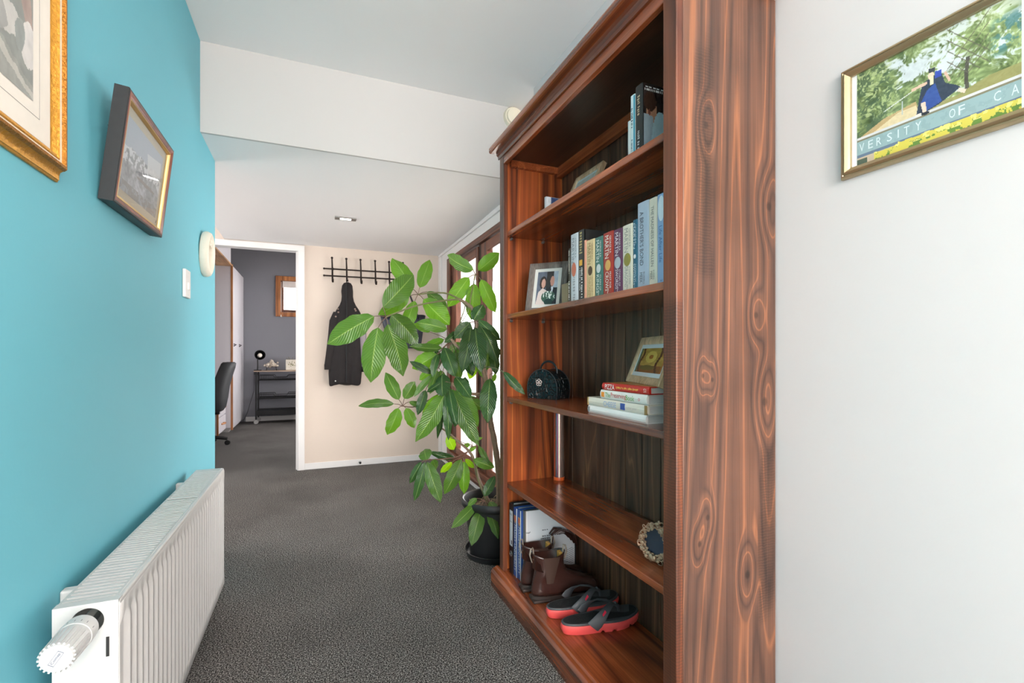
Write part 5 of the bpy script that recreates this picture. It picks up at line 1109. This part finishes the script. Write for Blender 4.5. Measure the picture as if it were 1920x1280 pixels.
# main trunk, then the crooked side stem
stem([b0, (936, 900, 2.52), (932, 860, 2.5), (926, 820, 2.48), (920, 790, 2.47), (916, 740, 2.45), (906, 690, 2.42), (896, 640, 2.4), (893, 603, 2.38)], .017, .011)
stem([(893, 603, 2.38), (886, 580, 2.42), (876, 570, 2.44), (862, 561, 2.45)], .011, .008)
stem([(906, 690, 2.42), (880, 668, 2.38), (858, 650, 2.36), (846, 636, 2.36)], .009, .007)
stem([(916, 740, 2.45), (885, 738, 2.38), (862, 730, 2.34), (846, 718, 2.33)], .009, .007)
stem([pix(PC + Vector((-.03, -.02, .25))), (900, 905, 2.5), (892, 880, 2.46), (886, 856, 2.44), (876, 842, 2.43), (860, 828, 2.43), (842, 812, 2.43), (824, 800, 2.42)], .010, .004)
stem([pix(PC + Vector((-.045, -.03, .25))), (897, 900, 2.44), (893, 872, 2.43)], .004, .003, M_gst)
def leaf(b, tp, wpx, kind, D, dD=0.0, bow=None, roll=None, wave=.0):
    P0 = onD(b[0], b[1], D); P1 = onD(tp[0], tp[1], D + dD); ax = P1 - P0; L_ = ax.length; u = ax.normalized()
    view = (P0 - EYE).normalized(); fold = random.uniform(-.15, .5)
    n = -view; n = (n - u * n.dot(u)).normalized()
    roll = random.uniform(-.45, .45) if roll is None else roll
    n = Matrix.Rotation(roll, 3, u) @ n
    if n.z < -.3: pass
    s = u.cross(n); W = .97 * wpx / F * D / max(.6, math.cos(roll)); bow = random.uniform(.04, .12) if bow is None else bow
    ph = random.random() * 6; tw = random.uniform(-.25, .25); NU, NV = 16, 6; vs, uv, fs = [], [], []
    for i in range(NU + 1):
        a = i / NU; wd = W / 2 * max(.02, math.sin(math.pi * min(1, a ** .9)) ** .62) * (1 if a < .86 else 1 - (a - .86) * 3.2) * (1 + .035 * math.sin(a * 23 + ph))
        if a > .97: wd = W * .012
        for j in range(NV + 1):
            c = j / NV * 2 - 1
            off = n * (L_ * bow * math.sin(math.pi * a) - (abs(c) ** 1.4) * wd * fold * (1 - .3 * a) + wave * L_ * math.sin(a * 19 + c) * abs(c) + .014 * L_ * math.sin(a * 24 + ph + c * 1.5) * abs(c) + c * wd * tw * (a - .3))
            vs.append(tuple(P0 + ax * a + s * (c * wd) + off)); uv.append((a, j / NV))
    for i in range(NU):
        for j in range(NV): q = i * (NV + 1) + j; fs.append((q, q + 1, q + NV + 2, q + NV + 1))
    me = bpy.data.meshes.new('leaf'); me.from_pydata(vs, [], fs); ul = me.uv_layers.new(name='uv')
    ul.data.foreach_set('uv', [x for p in me.polygons for vi in p.vertices for x in uv[vi]])
    me.polygons.foreach_set('use_smooth', [True] * len(me.polygons)); me.materials.append(LM[kind])
    o = bpy.data.objects.new('leaf', me); COL.objects.link(o); adopt(o, plant); return P0
def cluster(hub, D, leaves, stalk=None, sr=.0038):
    hp = onD(hub[0], hub[1], D)
    if stalk: stem([(*p[:2], p[2]) for p in stalk] + [(hub[0], hub[1], D)], sr * 1.2, sr * .9, M_gst if sr > .003 else M_pet, 'stalk')
    for L_ in leaves:
        b, tp, w_, k = L_[:4]; dD = L_[4] if len(L_) > 4 else 0; kw = L_[5] if len(L_) > 5 else {}
        dd = kw.pop('d', 0.0) if kw else 0.0
        P0 = leaf(b, tp, w_, k, D + dd, dD, **kw)
        if (P0 - hp).length > .012: finish(G().tube([hp, (hp + P0) / 2 + Vector((0, 0, .004)), P0], [.0022, .0019, .0017], 6), 'petiole', M_pet, plant, smooth=True)
S0 = (862, 561, 2.45)
cluster((724, 594), 2.33, [((701, 593), (614, 645), 44, 'm', -.03, dict(wave=.012, bow=.05)), ((709, 614), (695, 717), 46, 'm', .0), ((727, 608), (756, 705), 43, 'm', .02), ((733, 590), (784, 646), 40, 'm', .1), ((718, 576), (775, 515), 44, 'm', .12, dict(bow=.1, roll=.1))], [S0, (835, 563, 2.42), (780, 573, 2.37)], .0042)
cluster((784, 552), 2.47, [((767, 555), (709, 590), 27, 'b', -.02), ((772, 540), (735, 484), 34, 'b', .03, dict(wave=.014)), ((787, 539), (806, 487), 27, 'b', .05), ((778, 564), (760, 622), 26, 'b', .0), ((794, 561), (843, 609), 38, 'b', .03), ((801, 547), (839, 577), 21, 'm', .05)], [S0, (838, 550, 2.46), (808, 549, 2.465)], .004)
cluster((891, 515), 2.6, [((887, 506), (839, 478), 27, 'm', .1), ((897, 507), (936, 474), 28, 'b', -.05, dict(roll=.1)), ((879, 520), (840, 575), 31, 'b', .0), ((889, 531), (884, 600), 30, 'b', .02), ((902, 524), (929, 586), 27, 'b', .0)], [S0, (878, 575, 2.5), (884, 550, 2.55)], .0036)
stem([S0, (872, 572, 2.44), (864, 600, 2.42), (858, 625, 2.4)], .004, .003, M_gst, 'stalk'); stem([S0, (878, 580, 2.46), (868, 600, 2.45), (852, 618, 2.44)], .003, .002, M_gst, 'stalk')
cluster((893, 604), 2.36, [((888, 600), (906, 571), 27, 'd', .04), ((883, 612), (866, 699), 31, 'd', -.08, dict(bow=.12, roll=-.15)), ((891, 614), (903, 698), 35, 'd', -.1, dict(bow=.12, roll=.1)), ((899, 608), (934, 682), 28, 'd', -.04, dict(bow=.14)), ((897, 600), (938, 638), 21, 'd', .04, dict(bow=.16)), ((882, 604), (852, 634), 25, 'd', -.04), ((880, 606), (872, 650), 22, 'm', .08)])
cluster((846, 640), 2.4, [((838, 617), (781, 604), 25, 'm', -.04, dict(d=.02)), ((806, 622), (776, 606), 15, 'b', .02, dict(d=.06)), ((858, 622), (833, 642), 15, 'd', -.05), ((833, 651), (853, 706), 29, 'd', -.09, dict(d=-.03)), ((829, 653), (768, 649), 17, 'm', -.06), ((832, 636), (796, 649), 15, 'b', .05), ((819, 664), (773, 691), 31, 'b', .0, dict(d=.03)), ((810, 700), (768, 677), 14, 'd', -.03), ((821, 664), (811, 707), 15, 'd', -.06), ((811, 703), (776, 744), 13, 'm', -.05), ((798, 731), (783, 778), 18, 'd', -.04), ((829, 701), (830, 743), 31, 'd', -.07, dict(d=-.05)), ((854, 706), (883, 746), 25, 'd', -.06, dict(d=-.05)), ((855, 660), (862, 712), 22, 'm', .02, dict(d=.06))])
cluster((845, 718), 2.32, [((834, 738), (779, 828), 35, 'm', -.06, dict(roll=-.25)), ((830, 745), (820, 822), 13, 'd', .02, dict(d=.03)), ((837, 735), (841, 825), 18, 'd', -.05), ((842, 726), (856, 798), 19, 'd', -.08), ((848, 730), (898, 836), 32, 'm', -.05, dict(roll=.2)), ((857, 728), (896, 800), 33, 'm', .03, dict(d=.03)), ((822, 740), (794, 792), 25, 'b', .05, dict(d=.1)), ((830, 716), (800, 735), 12, 'd', .0)])
cluster((919, 702), 2.36, [((919, 709), (914, 793), 33, 'd', -.05, dict(bow=.1)), ((928, 700), (925, 716), 9, 'b', .03)])
cluster((898, 664), 2.52, [((896, 668), (880, 711), 21, 'y', .03), ((900, 670), (905, 708), 16, 'm', .03), ((884, 660), (880, 690), 18, 'b', .02)])
# the leaf that reaches round in front of the bookcase
stem([(906, 690, 2.42), (914, 688, 2.2), (928, 690, 2.04), (944, 697, 1.93)], .0028, .002, M_gst, 'stalk'); leaf((944, 697), (984, 739), 17, 'd', 1.93, -.02, roll=.3)
cluster((755, 761), 2.5, [((739, 757), (672, 761), 17, 'm', -.02, dict(bow=.12)), ((748, 749), (723, 698), 25, 'm', .03), ((758, 747), (778, 715), 24, 'm', .04), ((747, 765), (726, 815), 27, 'b', .0), ((761, 765), (777, 802), 21, 'b', .03), ((767, 753), (807, 767), 13, 'm', .04)], [(846, 722, 2.4), (812, 745, 2.45), (780, 762, 2.49)], .003)
S1 = (878, 846, 2.435)
cluster((868, 857), 2.41, [((865, 861), (833, 926), 28, 'm', -.04, dict(roll=-.2)), ((870, 865), (870, 926), 23, 'b', .0), ((847, 866), (826, 886), 13, 'y', .05), ((873, 860), (889, 877), 11, 'y', .04), ((888, 861), (927, 876), 20, 'm', .02), ((853, 858), (805, 847), 14, 'd', -.03, dict(bow=.18))], [S1], .002)
cluster((886, 838), 2.45, [((897, 836), (917, 869), 12, 'm', -.04), ((881, 832), (868, 838), 9, 'b', .02), ((893, 837), (879, 846), 9, 'b', .02), ((838, 818), (851, 843), 19, 'y', .03), ((884, 826), (905, 820), 7, 'b', .04)])
cluster((801, 862), 2.32, [((797, 866), (777, 939), 19, 'd', -.03), ((790, 866), (768, 906), 16, 'd', .02), ((801, 866), (826, 942), 28, 'm', -.05, dict(roll=.1, bow=.08)), ((800, 862), (796, 842), 26, 'm', .08), ((812, 862), (818, 880), 16, 'm', .05)], [S1, (850, 858, 2.38)], .003)
cluster((907, 938), 2.4, [((908, 930), (928, 892), 19, 'd', .02), ((892, 945), (846, 990), 21, 'm', -.09, dict(roll=-.1)), ((902, 955), (884, 1023), 27, 'm', -.09, dict(roll=.05)), ((915, 951), (934, 1010), 18, 'm', -.08), ((918, 940), (932, 962), 16, 'm', -.05), ((894, 934), (877, 948), 11, 'm', -.03)], [pix(PC + Vector((-.02, -.03, .25)))], .003)
# inner leaves that fill the crown
cluster((872, 652), 2.5, [((868, 650), (848, 690), 24, 'm', .02), ((876, 655), (886, 705), 24, 'd', .0), ((880, 648), (912, 672), 20, 'd', .02), ((866, 645), (838, 660), 20, 'm', .04), ((872, 640), (866, 612), 20, 'b', .05)], [(893, 603, 2.38), (884, 630, 2.46)], .0028)
cluster((868, 745), 2.46, [((866, 750), (852, 800), 22, 'd', .0), ((874, 750), (884, 806), 24, 'm', .0), ((860, 745), (826, 770), 20, 'b', .03), ((878, 742), (906, 768), 20, 'm', .02), ((870, 738), (872, 706), 20, 'd', .04)], [(916, 740, 2.45), (892, 746, 2.45)], .0028)
cluster((822, 690), 2.46, [((820, 694), (806, 738), 20, 'm', .0), ((826, 694), (832, 736), 20, 'm', .02), ((816, 690), (786, 712), 18, 'b', .03), ((824, 684), (818, 656), 18, 'd', .03)], [(846, 636, 2.36), (836, 664, 2.42)], .0026)
cluster((922, 650), 2.46, [((922, 655), (930, 702), 20, 'd', .0), ((916, 655), (910, 696), 18, 'm', .02), ((926, 648), (936, 668), 14, 'd', .02)], [(893, 610, 2.4), (910, 632, 2.44)], .0024)
# ================================================================ BEDROOM FURNITURE
M_lam = mat('white_laminate', C(216, 212, 218), .35, var=.01); M_edge = wood('beech_edging', 'Z', C(160, 100, 56), C(186, 124, 74), C(206, 148, 96), .45, .1, bands=3)
wy0, wy1, wxf = 7.42, 8.48, -1.03
t = thing('wardrobe', (-1.3, 7.95, 0), 'white laminate wardrobe with timber edging in the bedroom', 'wardrobe')
box('carcass', -1.62, wxf - .02, wy0, wy1, .06, 2.27, M_lam, t); box('toe_kick', -1.6, wxf - .05, wy0 + .01, wy1, 0, .06, M_col(180, 176, 176), t)
for a, b_ in ((wy0 + .02, 7.94), (7.945, wy1)):
    dr = box('door', wxf - .02, wxf, a, b_, .05, 2.26, M_lam, t, .002)
    finish(G().tube([(wxf, a + .07 if a < 7.6 else a + .06, 1.2), (wxf + .03, a + .07 if a < 7.6 else a + .06, 1.19), (wxf, a + .07 if a < 7.6 else a + .06, 1.17)], .009, 8), 'handle', mat('pewter', C(92, 86, 92), .4, .6), dr, smooth=True)
box('edge_strip', wxf - .022, wxf + .002, wy0 - .012, wy0 + .018, .03, 2.28, M_edge, t)
box('end_panel', -1.62, wxf - .022, wy0 - .01, wy0, .06, 2.27, M_lam, t)
t = thing('overhead_cabinet', (-1.3, 6.6, 2.25), 'beech edged overhead cabinet next to the bedroom wardrobe', 'cabinet')
box('body', -1.62, wxf - .02, 5.6, wy0 - .013, 2.27, 2.6, M_lam, t); box('bottom_panel', -1.62, wxf - .0, 5.6, wy0 - .013, 2.25, 2.27, wood('beech_panel', 'Y', C(176, 128, 88), C(196, 150, 108), C(212, 170, 130), .5, .05, bands=3), t)
t = thing('desk', (-1.3, 6.6, 0), 'white desk with a drawer unit beside the bedroom wardrobe', 'desk')
box('desk_top', -1.62, -1.1, 5.7, wy0 - .013, .70, .725, M_lam, t); box('drawer_unit', -1.6, -1.125, 6.86, 7.38, .04, .69, M_lam, t)
for k in range(3):
    dr = box('drawer', -1.125, -1.105, 6.865, 7.375, .06 + k * .21, .255 + k * .21, M_lam, t, .002)
    finish(G().tube([(-1.105, 7.06, .16 + k * .21), (-1.075, 7.09, .165 + k * .21), (-1.075, 7.15, .165 + k * .21), (-1.105, 7.18, .16 + k * .21)], .012, 8), 'handle', M_edge, dr, smooth=True)
box('edge_strip', -1.125, -1.104, 6.845, 6.863, .04, .70, M_edge, t); box('end_panel', -1.6, -1.12, 5.7, 5.72, 0, .7, M_lam, t)
# office chair
t = thing('office_chair', (-1.16, 6.38, 0), 'black swivel office chair pushed up to the bedroom desk', 'chair')
M_ch2 = mat('charcoal_upholstery', C(46, 47, 50), .65, var=.12, scale=40)
rows = []
for z, xf, xb, hy in ((.40, -1.07, -.99, .14), (.44, -1.08, -.965, .19), (.55, -1.07, -.945, .215), (.68, -1.05, -.93, .22), (.8, -1.02, -.9, .215), (.9, -.985, -.87, .2), (.95, -.965, -.86, .17), (.965, -.945, -.875, .12)):
    xm, hx = (xf + xb) / 2, (xb - xf) / 2
    rows.append([(xm + hx * math.copysign(abs(math.cos(a)) ** .6, math.cos(a)) - .05 * abs(math.sin(a)) ** 4, 6.4 + hy * math.copysign(abs(math.sin(a)) ** .6, math.sin(a)), z) for a in np.linspace(0, 2 * math.pi, 28, endpoint=False)])
finish(G().rings(rows), 'backrest', M_ch2, t, smooth='all')
finish(G(Matrix.Translation((-1.27, 6.4, .44))).rings([[(.23 * k * math.copysign(abs(math.cos(a)) ** .6, math.cos(a)), .23 * k * math.copysign(abs(math.sin(a)) ** .6, math.sin(a)), z) for a in np.linspace(0, 2 * math.pi, 28, endpoint=False)] for k, z in ((.9, 0), (1, .02), (1, .06), (.92, .08))]), 'seat', M_ch2, t, smooth=True)
finish(G().box(-1.1, -1.02, 6.37, 6.43, .36, .44).box(-1.3, -1.03, 6.37, 6.43, .36, .385), 'back_bracket', M_blk, t, .005)
finish(G(Matrix.Translation((-1.22, 6.4, 0))).lathe([(.03, .1), (.028, .25), (.02, .26), (.02, .43)], 14), 'gas_column', M_blk, t, smooth=True)
for k in range(5):
    a = 2 * math.pi * k / 5 - .05; e = Vector((-1.22 + .28 * math.cos(a), 6.4 + .28 * math.sin(a), .075))
    lg = finish(G().tube([(-1.22, 6.4, .12), tuple(e)], [.026, .017], 8), 'leg', M_blk, t, smooth=True)
    finish(G(Matrix.Translation(e + Vector((0, .018, -.045))) @ Matrix.Rotation(R90, 4, 'X')).lathe([(.004, -.001), (.028, 0), (.03, .006), (.03, .03), (.028, .036), (.004, .037)], 16), 'castor', M_blk, lg, smooth=True)
# trolley
tx0, tx1, ty0, ty1 = -.83, -.14, 8.1, 8.44
t = thing('utility_trolley', ((tx0 + tx1) / 2, 8.27, 0), 'black metal utility trolley with wire baskets and a pale wood top', 'trolley')
M_bm = mat('black_metal', C(24, 24, 26), .45, .3); top_z = .81
box('top_board', tx0 - .02, tx1 + .02, ty0 - .01, ty1 + .01, top_z - .018, top_z, wood('pale_top', 'X', C(150, 126, 110), C(172, 150, 132), C(190, 170, 152), .5, 0, bands=3), t, .003)
for x in (tx0 + .012, tx1 - .012):
    for y in (ty0 + .012, ty1 - .012):
        finish(G().box(x - .011, x + .011, y - .011, y + .011, .07, top_z - .018), 'post', M_bm, t)
        finish(G(Matrix.Translation((x, y + .012, .035)) @ Matrix.Rotation(R90, 4, 'X')).lathe([(.03, 0), (.033, .004), (.033, .02), (.03, .024)], 16), 'castor', mat('castor_grey', C(160, 158, 156), .4), t, smooth=True)
for z, hgt_ in ((.66, .075), (.38, .075)):
    bk = finish(G().box(tx0 + .03, tx1 - .03, ty0 + .012, ty1 - .012, z - .002, z + .003), 'wire_basket', M_bm, t)
    g = G()
    for x in np.arange(tx0 + .035, tx1 - .03, .024):
        h2 = hgt_ * (.55 if abs(x - (tx0 + tx1) / 2) < .09 else 1)
        for y in (ty0 + .012, ty1 - .012): g.tube([(x, y, z), (x, y, z + h2)], .0022, 4)
    for y in (ty0 + .012, ty1 - .012):
        g.tube([(tx0 + .03, y, z + hgt_), ((tx0 + tx1) / 2 - .1, y, z + hgt_), ((tx0 + tx1) / 2 - .08, y, z + hgt_ * .55), ((tx0 + tx1) / 2 + .08, y, z + hgt_ * .55), ((tx0 + tx1) / 2 + .1, y, z + hgt_), (tx1 - .03, y, z + hgt_)], .004, 5); g.tube([(tx0 + .03, y, z + .008), (tx1 - .03, y, z + .008)], .006, 5); g.tube([(tx0 + .03, y, z + .04), (tx1 - .03, y, z + .04)], .0022, 4)
    finish(g, 'basket_wires', M_bm, bk)
box('bottom_tray', tx0 + .02, tx1 - .02, ty0 + .005, ty1 - .005, .13, .205, M_bm, t, .004)
# lamp, ornament, planter on the trolley
lx, ly = -.80, 8.2
t = thing('clamp_lamp', (lx, ly, top_z), 'small black clip-on desk lamp at the end of the trolley', 'lamp')
finish(G().box(lx - .05, lx + .05, ly - .02, ly + .02, top_z + .001, top_z + .012).box(lx - .05, lx + .02, ly - .02, ly + .02, top_z - .06, top_z - .045).box(lx - .055, lx - .044, ly - .02, ly + .02, top_z - .06, top_z + .012), 'clamp', M_bm, t, .003)
finish(G().tube([(lx - .005, ly, top_z + .01), (lx - .005, ly, top_z + .2)], .008, 8), 'stem', M_bm, t, smooth=True)
Ml = basis((lx + .03, ly - .05, top_z + .235), (1, .2, 0), (0, .25, 1))
finish(G(Ml).lathe([(.075, .02), (.07, -.02), (.045, -.07), (.02, -.085), (.001, -.086)], 24, cap=(False, True)), 'shade', M_bm, t, smooth=True)
finish(G(Ml).ball((0, 0, -.015), .035, 14), 'bulb', mat('bulb_white', C(240, 232, 220), .4), t, smooth=True)
finish(G().tube([(lx - .05, ly, top_z - .05), (lx - .06, ly + .05, .5), (lx - .16, ly + .1, .15), (lx - .22, ly + .14, .02)], .003, 5), 'cable', M_bm, t, smooth=True)
t = thing('wire_ornament', (-.615, 8.2, top_z), 'round silver and cream ornament on wire legs on the trolley', 'ornament')
random.seed(5); g = G()
for k in range(30): g.ball((-.615 + random.gauss(0, .038), 8.2 + random.gauss(0, .02), top_z + .085 + random.gauss(0, .022)), random.uniform(.014, .026), 6)
finish(g, 'cluster', mat('silver_cream', C(206, 194, 180), .4, .3, var=.4, scale=30), t, smooth=True)
g = G()
for x in (-.07, .07): g.tube([(-.615 + x, 8.17, top_z), (-.615 + x * .9, 8.2, top_z + .05), (-.615 + x * .6, 8.2, top_z + .1)], .004, 5); g.tube([(-.615 + x, 8.23, top_z), (-.615 + x * .9, 8.2, top_z + .05)], .004, 5)
finish(g, 'wire_leg', M_bm, t)
t = thing('square_planter', (-.33, 8.24, top_z), 'square cream speckled planter with small twigs on the trolley', 'planter')
g = G(); s_ = .085
g.rings([[(-.33 + a * s_ * k, 8.24 + b_ * s_ * k, top_z + z) for a, b_ in ((-1, -1), (1, -1), (1, 1), (-1, 1))] for k, z in ((.94, 0), (1, .01), (1, .165), (.9, .165), (.88, .13))]); finish(g, 'pot', mat('speckled_cream', C(222, 214, 200), .6, var=.3, scale=30), t, .004)
g = G()
for k in range(16):
    a = random.random() * 6.28; g.tube([(-.33 + .04 * math.cos(a), 8.24 + .04 * math.sin(a), top_z + .13), (-.33 + .08 * math.cos(a), 8.24 + .07 * math.sin(a), top_z + random.uniform(.17, .215))], .002, 4)
finish(g, 'twigs', mat('twig_green', C(120, 116, 92), .8, var=.3), t)
g = G(); random.seed(8)
for k in range(40):
    x, z = random.gauss(0, .03), .09 + random.gauss(0, .035)
    if abs(x) < .08 and .01 < z < .16: g.ball((-.33 + x, 8.24 - .0852, top_z + z), random.uniform(.004, .009), 5, (1, .2, 1))
finish(g, 'leaf_relief', mat('olive_print', C(128, 124, 84), .7, var=.2), t)
